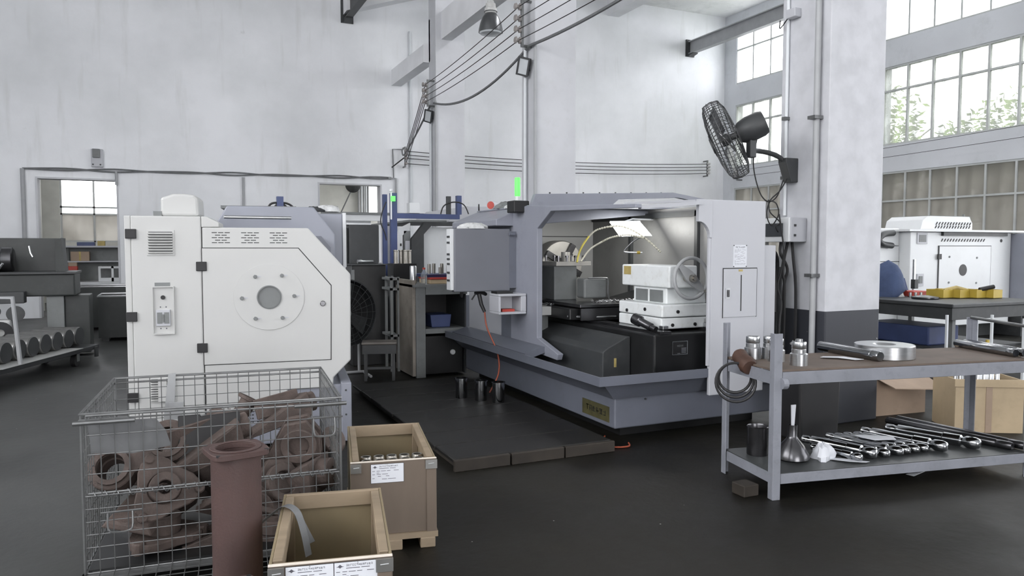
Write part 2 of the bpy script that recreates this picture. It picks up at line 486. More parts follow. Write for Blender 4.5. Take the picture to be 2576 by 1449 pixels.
class MB:
    """collects solid shapes and links them as one mesh object"""

    def __init__(s, mx=None):
        s.v, s.f, s.M = [], [], (mx or Matrix())

    def _add(s, vs, fs):
        o = len(s.v)
        s.v += [s.M @ Vector(p) for p in vs]
        s.f += [tuple(o + i for i in f) for f in fs]
        return s

    def box(s, x0, x1, y0, y1, z0, z1):
        x0, x1 = min(x0, x1), max(x0, x1)
        y0, y1 = min(y0, y1), max(y0, y1)
        z0, z1 = min(z0, z1), max(z0, z1)
        return s._add([(x0, y0, z0), (x1, y0, z0), (x1, y1, z0), (x0, y1, z0), (x0, y0, z1), (x1, y0, z1), (x1, y1, z1), (x0, y1, z1)],
                      [(0, 3, 2, 1), (4, 5, 6, 7), (0, 1, 5, 4), (1, 2, 6, 5), (2, 3, 7, 6), (3, 0, 4, 7)])

    def hexa(s, p):
        """eight corners, lower four then upper four"""
        return s._add(p, [(0, 3, 2, 1), (4, 5, 6, 7), (0, 1, 5, 4), (1, 2, 6, 5), (2, 3, 7, 6), (3, 0, 4, 7)])

    def prism(s, pts, plane, a, b):
        n = len(pts)
        mk = {'yz': lambda p, t: (t, p[0], p[1]), 'xz': lambda p, t: (p[0], t, p[1]), 'xy': lambda p, t: (p[0], p[1], t)}[plane]
        vs = [mk(p, a) for p in pts] + [mk(p, b) for p in pts]
        fs = [tuple(range(n)), tuple(range(2 * n - 1, n - 1, -1))] + [(i, i + n, (i + 1) % n + n, (i + 1) % n) for i in range(n)]
        return s._add(vs, fs)

    def ring(s, outer, inner, a, b):
        """plate in the local xy plane between z=a and z=b with a hole: both outlines have the same number of points"""
        n = len(outer)
        vs = [(*p, a) for p in outer] + [(*p, a) for p in inner] + [(*p, b) for p in outer] + [(*p, b) for p in inner]
        fs = []
        for i in range(n):
            j = (i + 1) % n
            fs += [(i, j, n + j, n + i), (2 * n + i, 3 * n + i, 3 * n + j, 2 * n + j), (i, 2 * n + i, 2 * n + j, j), (n + i, n + j, 3 * n + j, 3 * n + i)]
        return s._add(vs, fs)

    def cyl(s, p0, p1, r0, r1=None, n=16, cap=True):
        r1 = r0 if r1 is None else r1
        p0, p1 = Vector(p0), Vector(p1)
        d = (p1 - p0).normalized()
        u = d.orthogonal().normalized()
        w = d.cross(u)
        vs = []
        for p, r in ((p0, r0), (p1, r1)):
            for i in range(n):
                a = 2 * math.pi * i / n
                vs.append(p + (u * math.cos(a) + w * math.sin(a)) * r)
        fs = [(i, (i + 1) % n, (i + 1) % n + n, i + n) for i in range(n)]
        if cap:
            fs += [tuple(range(n - 1, -1, -1)), tuple(range(n, 2 * n))]
        return s._add(vs, fs)

    def tube(s, pts, r, n=8, closed=False):
        pts = [Vector(p) for p in pts]
        k = len(pts)
        u = None
        rings = []
        for i, p in enumerate(pts):
            if closed:
                d = (pts[(i + 1) % k] - pts[i - 1]).normalized()
            else:
                d = (pts[min(i + 1, k - 1)] - pts[max(i - 1, 0)]).normalized()
            if u is None:
                u = d.orthogonal().normalized()
            else:
                u = (u - d * u.dot(d))
                u = u.normalized() if u.length > 1e-6 else d.orthogonal().normalized()
            w = d.cross(u)
            rr = r[i] if isinstance(r, (list, tuple)) else r
            rings.append([p + (u * math.cos(2 * math.pi * j / n) + w * math.sin(2 * math.pi * j / n)) * rr for j in range(n)])
        vs = [q for g in rings for q in g]
        fs = []
        for i in range(k if closed else k - 1):
            a, b = i * n, ((i + 1) % k) * n
            fs += [(a + j, a + (j + 1) % n, b + (j + 1) % n, b + j) for j in range(n)]
        if not closed:
            fs += [tuple(range(n - 1, -1, -1)), tuple(range((k - 1) * n, k * n))]
        return s._add(vs, fs)

    def lathe(s, prof, base=(0, 0, 0), axis=(0, 0, 1), n=24, closed=False):
        """profile of (radius, height) turned about the axis; closed=True joins the ends of the profile into a ring"""
        base, d = Vector(base), Vector(axis).normalized()
        u = d.orthogonal().normalized()
        w = d.cross(u)
        vs, fs = [], []
        for (r, h) in prof:
            for j in range(n):
                a = 2 * math.pi * j / n
                vs.append(base + d * h + (u * math.cos(a) + w * math.sin(a)) * max(r, 1e-5))
        k = len(prof)
        for i in range(k if closed else k - 1):
            a, b = i * n, ((i + 1) % k) * n
            fs += [(a + j, a + (j + 1) % n, b + (j + 1) % n, b + j) for j in range(n)]
        if not closed:
            fs += [tuple(range(n - 1, -1, -1)), tuple(range((k - 1) * n, k * n))]
        return s._add(vs, fs)

    def torus(s, c, axis, Rr, r, n=32, m=8):
        c, d = Vector(c), Vector(axis).normalized()
        u = d.orthogonal().normalized()
        w = d.cross(u)
        return s.tube([c + (u * math.cos(2 * math.pi * i / n) + w * math.sin(2 * math.pi * i / n)) * Rr for i in range(n)], r, m, True)

    def build(s, name, material, parent=None, world=True, smooth=False, bevel=0, seg=2, label=None, kind=None):
        me = bpy.data.meshes.new(name)
        vs = s.v
        if parent is not None and world:
            inv = ROOTM[parent.name].inverted()
            vs = [inv @ p for p in vs]
        me.from_pydata([tuple(p) for p in vs], [], s.f)
        bm = bmesh.new()
        bm.from_mesh(me)
        bmesh.ops.recalc_face_normals(bm, faces=bm.faces)
        if smooth:
            for f in bm.faces:
                f.smooth = True
            for e in bm.edges:
                if len(e.link_faces) == 2 and e.calc_face_angle(0) > R(38):
                    e.smooth = False
        bm.to_mesh(me)
        bm.free()
        me.materials.append(M[material] if isinstance(material, str) else material)
        o = bpy.data.objects.new(name, me)
        COL.objects.link(o)
        if parent is not None:
            o.parent = parent
            ROOTM[o.name] = ROOTM[parent.name].copy()
        else:
            ROOTM[o.name] = Matrix()
        if bevel:
            b = o.modifiers.new('edges', 'BEVEL')
            b.width = bevel
            b.segments = seg
            b.limit_method = 'ANGLE'
            b.angle_limit = R(40)
        if label:
            o['label'] = label
        if kind:
            o['kind'] = kind
        return o


def thing(name, label, cat, loc=(0, 0, 0), rotz=0, group=None):
    o = bpy.data.objects.new(name, None)
    COL.objects.link(o)
    o.empty_display_size = .1
    o.location = loc
    o.rotation_euler = (0, 0, rotz)
    o['label'] = label
    o['category'] = cat
    if group:
        o['group'] = group
    ROOTM[o.name] = Matrix.Translation(loc) @ Matrix.Rotation(rotz, 4, 'Z')
    return o


def tag(o, label, cat, group=None):
    o['label'] = label
    o['category'] = cat
    if group:
        o['group'] = group
    return o


def struct(o):
    o['kind'] = 'structure'
    return o


def dup(root, loc, rotz=None, label=None):
    r = root.copy()
    COL.objects.link(r)
    r.location = loc
    if rotz is not None:
        r.rotation_euler = (0, 0, rotz)
    if label:
        r['label'] = label
    for ch in list(root.children):
        c = ch.copy()
        COL.objects.link(c)
        c.parent = r
        for g in list(ch.children):
            d = g.copy()
            COL.objects.link(d)
            d.parent = c
    return r


def piece(src, parent, loc=(0, 0, 0), rot=(0, 0, 0)):
    """one more copy of a small part that shares its mesh"""
    c = src.copy()
    COL.objects.link(c)
    c.parent = parent
    c.location = loc
    c.rotation_euler = rot
    return c


def axes(o, x, y, z):
    m = Matrix((( x[0], y[0], z[0], o[0]), (x[1], y[1], z[1], o[1]), (x[2], y[2], z[2], o[2]), (0, 0, 0, 1)))
    return m


def frame(o, zdir, xhint=(0, 0, 1)):
    z = Vector(zdir).normalized()
    x = Vector(xhint)
    x = (x - z * x.dot(z)).normalized()
    y = z.cross(x)
    return axes(o, x, y, z)


def catenary(a, b, sag, n=14):
    a, b = Vector(a), Vector(b)
    return [a.lerp(b, i / n) - Vector((0, 0, 4 * sag * (i / n) * (1 - i / n))) for i in range(n + 1)]


def smoothpath(pts, n=6):
    P = [Vector(p) for p in pts]
    out = []
    for i in range(len(P) - 1):
        p0, p1, p2, p3 = P[max(i - 1, 0)], P[i], P[i + 1], P[min(i + 2, len(P) - 1)]
        for k in range(n):
            t = k / n
            out.append(.5 * ((2 * p1) + (-p0 + p2) * t + (2 * p0 - 5 * p1 + 4 * p2 - p3) * t * t + (-p0 + 3 * p1 - 3 * p2 + p3) * t ** 3))
    out.append(P[-1])
    return out


def glyphs(mb, x, z, w, h, n, seed, t=.0006, y=0):
    """a run of n small strokes-and-boxes characters in the local xz plane, standing out of y by t"""
    rnd = random.Random(seed)
    cw = w / n
    for i in range(n):
        gx = x + i * cw
        for k in range(rnd.choice((2, 3))):
            zz = z + h * rnd.choice((0, .3, .55, .82))
            mb.box(gx + cw * .1, gx + cw * .85, y - t, y, zz, zz + h * .13)
        for k in range(rnd.choice((1, 2, 2))):
            xx = gx + cw * rnd.choice((.12, .42, .7))
            mb.box(xx, xx + cw * .13, y - t, y, z + h * .02, z + h * .92)


# ------------------------------------------------------------------ the hall
mb = MB()
mb.box(XL - .3, XR + .3, YF, YB + .3, -.2, 0)
struct(mb.build('floor', 'floor'))
mb = MB().box(XL - 2, XR + 30, YB + .3, YB + 16, -.25, -.05)
mb.box(XR + .3, XR + 30, YF - 10, YB + .3, -.3, -.1)
struct(mb.build('ground', 'earth'))
mb = MB().box(-6, 9, YB + .3, 26.4, -.05, 0)
struct(mb.build('floor_annex', 'floor'))

# end wall with two doorways into the next hall
mb = MB()
for (x0, x1, z0, z1) in ((XL - .3, -2.74, 0, ZC), (-2.74, -1.09, 3.19, ZC), (-1.09, 3.5, 0, ZC), (3.5, 5.18, 3.29, ZC), (5.18, XR + .3, 0, ZC)):
    mb.box(x0, x1, YB, YB + .3, z0, z1)
struct(mb.build('wall_back', 'wall'))

# ceiling with the unseen opening added to light the end wall
mb = MB()
xs = sorted({XL - .3, XR + .3} | {v for s in FILL_SKYL for v in s[:2]})
ys = sorted({YF - .3, YB + .3} | {v for s in FILL_SKYL for v in s[2:]})
for i in range(len(xs) - 1):
    for j in range(len(ys) - 1):
        cx, cy = (xs[i] + xs[i + 1]) / 2, (ys[j] + ys[j + 1]) / 2
        if any(s[0] < cx < s[1] and s[2] < cy < s[3] for s in FILL_SKYL):
            continue
        mb.box(xs[i], xs[i + 1], ys[j], ys[j + 1], ZC, ZC + .2)
struct(mb.build('ceiling', 'ceiling'))

# window wall
BANDS = [(6.85, 8.75, 7.93, 'glass_top'), (4.2, 6.18, 5.57, 'glass_mid'), (.95, 3.52, 2.78, 'glass_low')]
mb = MB()
yy = [YF - .3] + sorted(v for b in BAYS for v in b) + [YB + .3]
for i in range(0, len(yy), 2):
    mb.box(XR, XR + .3, yy[i], yy[i + 1], 0, ZC)
for (a, b) in BAYS:
    zz = [0, .95, 3.52, 4.2, 6.18, 6.85, 8.75, ZC]
    for k in range(0, 8, 2):
        mb.box(XR, XR + .3, a, b, zz[k], zz[k + 1])
    for z in (3.60, 4.13, 6.26, 6.78):       # ledges above and below the bands
        pass
struct(mb.build('wall_side', 'winwall'))
wn_i = 0
for bi, (a, b) in enumerate(BAYS):
    for (z0, z1, zt, gm) in BANDS:
        wn_i += 1
        fr = MB()
        x0, x1 = XR + .02, XR + .09
        n = max(1, round((b - a) / .715))
        w = (b - a) / n
        t = .045
        for z in (z0, z1 - t):
            fr.box(x0, x1, a, b, z, z + t)
        fr.box(x0, x1, a, b, zt - t / 2, zt + t / 2)
        for i in range(n + 1):
            y = a + i * w
            fr.box(x0, x1, max(a, y - t / 2), min(b, y + t / 2), z0 + t, zt - t / 2)
            fr.box(x0, x1, max(a, y - t / 2), min(b, y + t / 2), zt + t / 2, z1 - t)
        if gm == 'glass_low':
            for i in range(n + 1):
                pass
        wo = struct(fr.build('window_%d' % wn_i, 'winframe'))
        if bi < 2:
            ROOTM[wo.name] = Matrix()
            lo = MB().box(-.004, .004, -(w - t) / 2, (w - t) / 2, -(zt - z0 - 1.5 * t) / 2, (zt - z0 - 1.5 * t) / 2).build('pane', gm, wo, world=False)
            up = MB().box(-.004, .004, -(w - t) / 2, (w - t) / 2, -(z1 - zt - 1.5 * t) / 2, (z1 - zt - 1.5 * t) / 2).build('pane', gm, wo, world=False)
            for i in range(n):
                y = a + (i + .5) * w
                zl, zu = (z0 + t + zt - t / 2) / 2, (zt + t / 2 + z1 - t) / 2
                if i == 0:
                    lo.location = (XR + .055, y, zl)
                    up.location = (XR + .055, y, zu)
                else:
                    piece(lo, wo, (XR + .055, y, zl))
                    piece(up, wo, (XR + .055, y, zu))
        else:
            MB().box(XR + .05, XR + .058, a + t, b - t, z0 + t, z1 - t).build('pane', 'glass_top', wo)

# far side wall (out of view) and the wall with the big door behind the camera
mb = MB()
yy = [YF - .3] + sorted(v for b in BAYS[2:] for v in b) + [YB + .3]
for i in range(0, len(yy), 2):
    mb.box(XL - .3, XL, yy[i], yy[i + 1], 0, ZC)
for (a, b) in BAYS[2:]:
    mb.box(XL - .3, XL, a, b, 0, 4.3)
    mb.box(XL - .3, XL, a, b, 8.7, ZC)
struct(mb.build('wall_far_side', 'wall'))
mb = MB()
mb.box(XL, -3.5, YF - .3, YF, 0, ZC).box(4.5, XR, YF - .3, YF, 0, ZC).box(-3.5, 4.5, YF - .3, YF, 5.9, ZC)
struct(mb.build('wall_front', 'wall'))

# next hall behind the doorways
mb = MB()
mb.box(-6, -2.9, 25.2, 25.4, 0, 5).box(-2.9, -.9, 25.2, 25.4, 0, 1.75).box(-2.9, -.9, 25.2, 25.4, 3.75, 5).box(-.9, 2.7, 25.2, 25.4, 0, 5)
mb.box(2.7, 2.9, YB + .3, 25.4, 0, 5).box(-6.2, -6, YB + .3, 25.4, 0, 5)
mb.box(2.9, 5.85, 24.2, 24.4, 0, 5).box(5.85, 6.25, 24.2, 24.4, 0, 2.6).box(5.85, 6.25, 24.2, 24.4, 3.75, 5).box(6.25, 9, 24.2, 24.4, 0, 5)
mb.box(-6.2, -2.95, 22.0, 22.15, 0, 5)
mb.box(9.0, 9.2, YB + .3, 21.2, 0, 5).box(9.0, 9.2, 23.4, 24.4, 0, 5)  # gap in this unseen side wall added to light the room
struct(mb.build('wall_annex', 'annexwall'))
mb = MB().box(-6.2, 9.2, YB + .3, 23.0, 5, 5.2).box(-6.2, -1.6, 23.0, 25.4, 5, 5.2).box(0, 9.2, 23.0, 25.4, 5, 5.2)  # left open at one unseen spot to let more light in
struct(mb.build('ceiling_annex', 'ceiling'))
fr = MB()
for x in (-2.9, -2.06, -.94):
    fr.box(x, x + .05, 25.22, 25.28, 1.75, 3.75)
for z in (1.75, 2.75, 2.55, 3.7):
    fr.box(-2.9, -.9, 25.22, 25.28, z, z + .05)
wo = struct(fr.build('window_annex', 'winframe'))
for (x0, x1, z0, z1, g) in ((-2.85, -2.06, 2.8, 3.7, 'glass_top'), (-2.01, -.94, 2.8, 3.7, 'glass_top'), (-2.85, -2.06, 2.6, 2.75, 'glass_top'),
                            (-2.01, -.94, 2.6, 2.75, 'glass_top'), (-2.85, -2.06, 1.8, 2.55, 'glass_low'), (-2.01, -.94, 1.8, 2.55, 'glass_low')):
    MB().box(x0, x1, 25.245, 25.253, z0, z1).build('pane', g, wo)
fr = MB()
for x in (5.85, 6.2):
    fr.box(x, x + .05, 24.22, 24.28, 2.6, 3.75)
fr.box(5.85, 6.25, 24.22, 24.28, 2.6, 2.65).box(5.85, 6.25, 24.22, 24.28, 3.7, 3.75)
wo = struct(fr.build('window_annex_narrow', 'dark'))
MB().box(5.9, 6.2, 24.245, 24.253, 2.65, 3.7).build('pane', 'glass_mid', wo)
portal((-1.9, 25.5, 2.75), (R(-90), 0, 0), 2.0, 2.0)
portal((9.3, 22.3, 2.5), (0, R(90), 0), 5, 2.2)

# door linings
o = struct(MB().box(-2.74, -2.70, YB - .02, YB + .32, 0, 3.19).box(-1.13, -1.09, YB - .02, YB + .32, 0, 3.19).box(-2.70, -1.13, YB - .02, YB + .32, 3.15, 3.19).build('trim_1', 'pillar_far'))
o = struct(MB().box(3.5, 3.54, YB - .02, YB + .32, 0, 3.29).box(5.14, 5.18, YB - .02, YB + .32, 0, 3.29).box(3.54, 5.14, YB - .02, YB + .32, 3.25, 3.29).build('trim_2', 'pillar_far'))

# pillars and the crane girder they carry
struct(MB().box(5.28, 5.96, 4.87, 5.45, 0, ZC).build('pillar', 'pillar', bevel=.012))
struct(MB().box(5.28, 6.02, 10.71, 11.2, 0, ZC).build('pillar', 'pillar_far', bevel=.012))
struct(MB().box(5.60, 6.31, 16.5, 17.0, 0, ZC).build('pillar', 'pillar_far', bevel=.012))
struct(MB().box(5.74, 6.0, 11.2, 16.5, 6.36, 6.98).build('girder_beam', 'beam'))
struct(MB().box(5.74, 6.0, 5.45, 10.71, 6.36, 6.98).build('girder_beam', 'beam'))
struct(MB().box(5.47, 5.74, 17.0, YB, 5.93, 6.34).box(5.60, 5.74, 16.9, 17.0, 5.93, 6.9).build('girder_beam', 'beam'))
struct(MB().box(12.2, 12.6, 2.0, YB, 8.62, ZC).build('roof_beam', 'beam'))

struct(MB().prism([(4.2, 7.62), (7.6, 8.75), (7.6, ZC), (4.2, ZC)], 'xz', YB - .45, YB).build('roof_beam', 'beam'))

# ------------------------------------------------------------------ crane rails
def crane_rail(x, z0, z1, y0, label, m):
    t = thing('crane_rail', label, 'crane rail', (x, YB, z0))
    h = z1 - z0
    mb = MB().box(x - .012, x + .012, y0, YB - .04, z0 + .03, z1 - .03)
    mb.box(x - .09, x + .09, y0, YB - .04, z0, z0 + .03).box(x - .09, x + .09, y0, YB - .04, z1 - .03, z1)
    mb.build('rail_beam', m, t)
    mb = MB().box(x - .16, x + .16, YB - .05, YB, z0 - .08, z1 + .05)
    mb.prism([(YB - .05, z0 - .08), (YB - .05, z0), (YB - .3, z0), (YB - .3, z0 - .03)], 'yz', x - .1, x + .1)
    mb.build('wall_bracket', 'dark', t)
    return t


crane_rail(15.28, 7.78, 8.18, 2.0, 'long grey steel crane rail running above the tall windows', 'pipe_g')
crane_rail(4.30, 7.5, 7.95, 6.0, 'dark steel rail end bracketed high on the white end wall', 'dark')

# ------------------------------------------------------------------ conduits and pipes
def pipe_thing(name, label, pts, r, m, clips=()):
    t = thing(name, label, 'pipe', pts[-1])
    MB().tube(pts, r, 10).build('tube', m, t, smooth=True)
    for c in clips:
        MB().box(c[0] - r * 1.8, c[0] + r * 1.8, c[1] - r * 1.5, c[1] + r * 1.5, c[2] - .015, c[2] + .015).build('clip', 'wire', t)
    return t


pipe_thing('conduit_pipe', 'thick grey conduit down the corner of the near pillar beside the fan', [(5.24, 4.98, 8.5), (5.24, 4.98, 3.0), (5.24, 4.98, 1.0), (5.24, 4.98, .3)], .028, 'pipe_g', [(5.225, 4.98, 2.75), (5.225, 4.98, 1.35)])
pipe_thing('conduit_pipe', 'thin pale conduit down the near pillar behind the fan bracket', [(5.26, 5.36, 8.5), (5.26, 5.36, 1.9)], .016, 'pipe', [(5.25, 5.36, 2.8), (5.25, 5.36, 2.25)])
pipe_thing('conduit_pipe', 'white conduit running down the middle pillar under the floodlight', [(5.22, 10.95, 4.75), (5.22, 10.95, .5)], .025, 'pipe')
pipe_thing('conduit_pipe', 'dark cable pipe down the front corner of the middle pillar', [(5.27, 10.68, 4.8), (5.27, 10.68, .5)], .024, 'pipe_g')
pipe_thing('conduit_pipe', 'white conduit running down the far pillar under the small floodlight', [(5.55, 16.75, 4.9), (5.55, 16.75, .5)], .03, 'pipe')
pipe_thing('conduit_pipe', 'dark cable pipe down the front corner of the far pillar', [(5.585, 16.46, 4.95), (5.585, 16.46, .5)], .026, 'pipe_g')
pipe_thing('downpipe', 'thin pale pipe on the end wall between far pillar and doorway', [(5.98, 19.755, 7.4), (5.98, 19.755, 1.0)], .035, 'pipe')
pipe_thing('downpipe', 'thin pale pipe on the end wall behind the far pillar', [(7.05, 19.76, 6.0), (7.05, 19.76, 1.0)], .03, 'pipe')
pipe_thing('conduit_pipe', 'grey conduit dropping down the end wall beside the bright doorway', [(-2.97, 19.76, 3.36), (-2.97, 19.76, 1.0)], .045, 'pipe_g')
pipe_thing('conduit_pipe', 'grey conduit dropping behind the cream machine between the doorways', [(1.67, 19.76, 3.34), (1.67, 19.76, 1.5)], .03, 'pipe_g')
pipe_thing('conduit_pipe', 'short grey conduit stub at the top corner of the bright doorway', [(-1.12, 19.74, 3.36), (-1.12, 19.74, 3.05)], .03, 'pipe_g')
pipe_thing('conduit_pipe', 'grey conduit bending down beside the dim doorway', [(5.35, 19.74, 3.46), (5.56, 19.74, 3.46), (5.56, 19.74, 1.2)], .03, 'pipe_g')
t = thing('wall_cable', 'pair of loosely twisted grey cables strung along the end wall above the doorways', 'cable', (1.3, 19.7, 3.36))
for ph in (0, math.pi):
    pts = []
    for i in range(61):
        f = i / 60
        pts.append((-2.97 + f * 8.4, 19.74, 3.36 + f * .10 + .035 * math.sin(f * 21 + ph) * (.35 + .65 * math.sin(f * 9) ** 2)))
    MB().tube(pts, .018, 6).build('strand', 'cable', t, smooth=True)

# ------------------------------------------------------------------ insulator brackets and power wires
def insulators(x, y, zs, label, side=(-1, 0, 0), r=.055, depth=.16, m='porcelain'):
    t = thing('insulator_bracket', label, 'insulator bracket', (x, y, zs[-1]))
    s = Vector(side)
    z0, z1 = min(zs) - .1, max(zs) + .12
    p = Vector((x, y, 0)) + s * depth
    mb = MB().box(p.x - .02, p.x + .02, p.y - .02, p.y + .02, z0, z1)
    for z in (z0 + .02, z1 - .02):
        q = Vector((x, y, z))
        mb.tube([q, q + s * depth], .022, 6)
    mb.build('bar', 'wire', t)
    for z in zs:
        q = Vector((p.x, p.y, z)) + s * .02
        MB().lathe([(r * .5, 0), (r * .95, .01), (r, .03), (r * .55, .045), (r * .55, .07), (r, .085), (r * .8, .11), (r * .3, .115)], q, s, 14).build('insulator', m, t, smooth=True)
    return t


ZB = [5.38, 5.20, 5.03, 4.86]
ZA = [5.32, 5.19, 5.06, 4.93]
ZW = [4.18, 4.08, 3.99, 3.85]
insulators(5.28, 10.85, ZB, 'bracket with four brown insulators high on the middle pillar')
insulators(5.6, 16.6, ZA, 'bracket with four insulators high on the far pillar')
insulators(5.78, YB, ZW, 'bracket with four insulators on the end wall beside the dim doorway', (0, -1, 0), .04, .2)
insulators(15.9, YB, [4.30, 4.2, 4.1, 4.0], 'pale insulator rack on the end wall near the window corner', (0, -1, 0), .04, .2, 'porcelain_w')
insulators(XR, 18.9, [4.08, 4.0, 3.92, 3.84], 'pale insulator rack on the window wall beside the corner', (-1, 0, 0), .04, .2, 'porcelain_w')
insulators(5.28, 5.1, [5.4, 5.2, 5.0, 4.8], 'bracket with four insulators above the wall fan on the near pillar')


def wire(name, label, a, b, sag, r, group, m='rubber'):
    t = MB().tube(catenary(a, b, sag), r, 5).build(name, m, None, smooth=True)
    return tag(t, label, 'wire', group)


nth = ['topmost', 'second', 'third', 'lowest']
zn = [5.4, 5.2, 5.0, 4.8]
for i in range(4):
    wire('power_wire', nth[i] + ' of four black wires strung from middle pillar out over the lathe', (5.06, 10.85, ZB[i]), (5.06, 5.1, zn[i]), .04, .007, 'wires between the near and middle pillars')
    wire('power_wire', nth[i] + ' of four black wires strung between the middle and far pillars', (5.06, 10.85, ZB[i]), (5.38, 16.6, ZA[i]), .05, .008, 'wires between the middle and far pillars')
    wire('power_wire', nth[i] + ' of four black wires dropping from far pillar to the end wall', (5.38, 16.6, ZA[i]), (5.78, 19.55, ZW[i]), .04, .010, 'wires between the far pillar and the end wall')
    wire('power_wire', nth[i] + ' of four thin wires sagging along the end wall behind the pillars', (5.78, 19.58, ZW[i]), (15.9, 19.58, [4.30, 4.2, 4.1, 4.0][i]), .12, .010, 'wires along the end wall')
for i in range(2):
    wire('power_wire', ('upper', 'lower')[i] + ' of two thin wires along the window wall below the middle panes', (16.5, 18.9, 4.05 - .2 * i), (16.5, 2.0, 4.55 - .3 * i), .12, .006, 'wires along the window wall')
t = thing('supply_cable', 'thick grey cable sagging between the pillars below the four wires', 'cable', (5.2, 10.8, 4.78))
MB().tube(smoothpath([(5.66, 19.5, 4.2), (5.55, 18.9, 4.0), (5.5, 17.6, 4.4), (5.5, 16.6, 4.86)], 6), .022, 6).build('cable_length', 'cable', t, smooth=True)
MB().tube(catenary((5.55, 16.5, 4.9), (5.22, 10.8, 4.78), .32, 18), .024, 6).build('cable_length', 'cable', t, smooth=True)
MB().tube(catenary((5.22, 10.8, 4.78), (5.22, 5.0, 5.0), .16, 18), .024, 6).build('cable_length', 'cable', t, smooth=True)
t = thing('wall_cable', 'thin grey wire frame loop on the end wall beside the insulators', 'cable', (5.4, 19.75, 3.5))
MB().tube([(5.78, 19.76, 4.24), (5.48, 19.76, 4.24), (5.50, 19.76, 3.46)], .014, 6).build('loop', 'cable', t)
t = thing('wall_cable', 'short black cable end sticking out from the insulators on end wall', 'cable', (5.4, 19.6, 3.7))
MB().tube([(5.72, 19.5, 3.99), (5.38, 19.5, 3.72)], .018, 6).build('cable_end', 'rubber', t)

# ------------------------------------------------------------------ lamps, floodlights
def floodlight(x, y, z, label, s):
    t = thing('floodlight', label, 'floodlight', (x, y, z))
    f = frame((x - .14 * s, y - .08, z), (-.72, -.60, -.30), (.25, -.2, 1))
    MB(f).box(-.16 * s, .16 * s, -.11 * s, .11 * s, -.05 * s, .02 * s).build('housing', 'dark', t, bevel=.01)
    mb = MB(f)
    for (a, b, c, d) in ((-.17, -.14, -.12, .12), (.14, .17, -.12, .12), (-.14, .14, -.12, -.09), (-.14, .14, .09, .12)):
        mb.box(a * s, b * s, c * s, d * s, .02 * s, .05 * s)
    mb.build('bezel', 'dark', t)
    MB(f).box(-.14 * s, .14 * s, -.09 * s, .09 * s, .021 * s, .03 * s).build('lamp_glass', 'lampglass', t)
    MB().tube([(x, y, z + .02), (x - .08 * s, y - .02, z), (x - .12 * s, y - .04, z)], .02, 6).box(x - .02, x, y - .06, y + .06, z - .06, z + .1).build('bracket', 'dark', t)


floodlight(5.28, 10.95, 4.47, 'black square floodlight bracketed on the middle pillar below the insulators', .85)
floodlight(5.6, 16.75, 4.63, 'small black floodlight bracketed on the far pillar', .85)

t = thing('high_bay_lamp', 'round dark high bay lamp with ribbed reflector hanging beside the girder', 'lamp', (5.28, 12.5, 5.41))
bx = (5.28, 12.5, 5.43)
MB().lathe([(.21, 0), (.22, .0), (.215, .05), (.19, .16), (.15, .26), (.10, .33), (.085, .335), (.085, .32), (.14, .25), (.18, .15), (.205, .04)], bx, (0, 0, 1), 28, True).build('reflector', 'reflector', t, smooth=True)
MB().lathe([(.205, .0), (.19, -.025), (.1, -.05), (0, -.055)], bx, (0, 0, 1), 28).build('lamp_glass', 'lampglass', t, smooth=True)
MB().lathe([(.09, .33), (.11, .36), (.11, .42), (.09, .43), (.09, .50), (.06, .52), (.06, .55)], bx, (0, 0, 1), 20).build('ballast', 'porcelain_w', t, smooth=True)
MB().torus((5.28, 12.5, 5.79), (0, 0, 1), .112, .008, 20, 6).build('clamp_ring', 'wire', t, smooth=True)
MB().tube([(5.28, 12.5, 5.96), (5.28, 12.5, 6.4), (5.5, 12.5, 6.5), (5.74, 12.5, 6.52)], .02, 8).build('stem', 'pipe', t, smooth=True)

t = thing('alarm_box', 'small grey box with dark top on the end wall above the bright doorway', 'box', (-1.5, YB, 3.5))
MB().box(-1.62, -1.38, 19.72, 19.80, 3.45, 3.86).build('case', 'grey_l', t, bevel=.01)
MB().box(-1.59, -1.44, 19.66, 19.72, 3.66, 3.86).build('siren', 'midgrey', t, bevel=.01)
MB().box(-1.60, -1.57, 19.70, 19.72, 3.49, 3.52).box(-1.45, -1.42, 19.70, 19.72, 3.49, 3.52).build('screws', 'dark', t)

# ------------------------------------------------------------------ wall fan and switch box on the near pillar
t = thing('wall_fan', 'large black wire-caged wall fan on a curved arm on the near pillar', 'fan', (5.28, 5.27, 2.2))
ax = Vector((-.70, .59, -.41)).normalized()
fc = Vector((4.52, 5.30, 2.56))
fm = frame(fc, ax)
mb = MB(fm)
for (rr, h) in ((.36, .0), (.36, .05), (.345, .09), (.28, .115), (.2, .13), (.1, .14), (.345, -.05), (.28, -.075), (.2, -.085)):
    pts = [(rr * math.cos(2 * math.pi * i / 32), rr * math.sin(2 * math.pi * i / 32), h) for i in range(32)]
    mb.tube(pts, .004, 4, True)
for i in range(56):
    a = 2 * math.pi * i / 56
    c, s_ = math.cos(a), math.sin(a)
    mb.tube([(rr * c, rr * s_, h) for rr, h in ((.06, .14), (.2, .13), (.3, .11), (.35, .08), (.362, .02), (.35, -.045), (.28, -.075), (.1, -.09))], .0028, 3)
mb.build('guard', 'dark', t)
MB(fm).lathe([(.07, .135), (.07, .15), (0, .152)], n=20).build('guard_badge', 'dark', t)
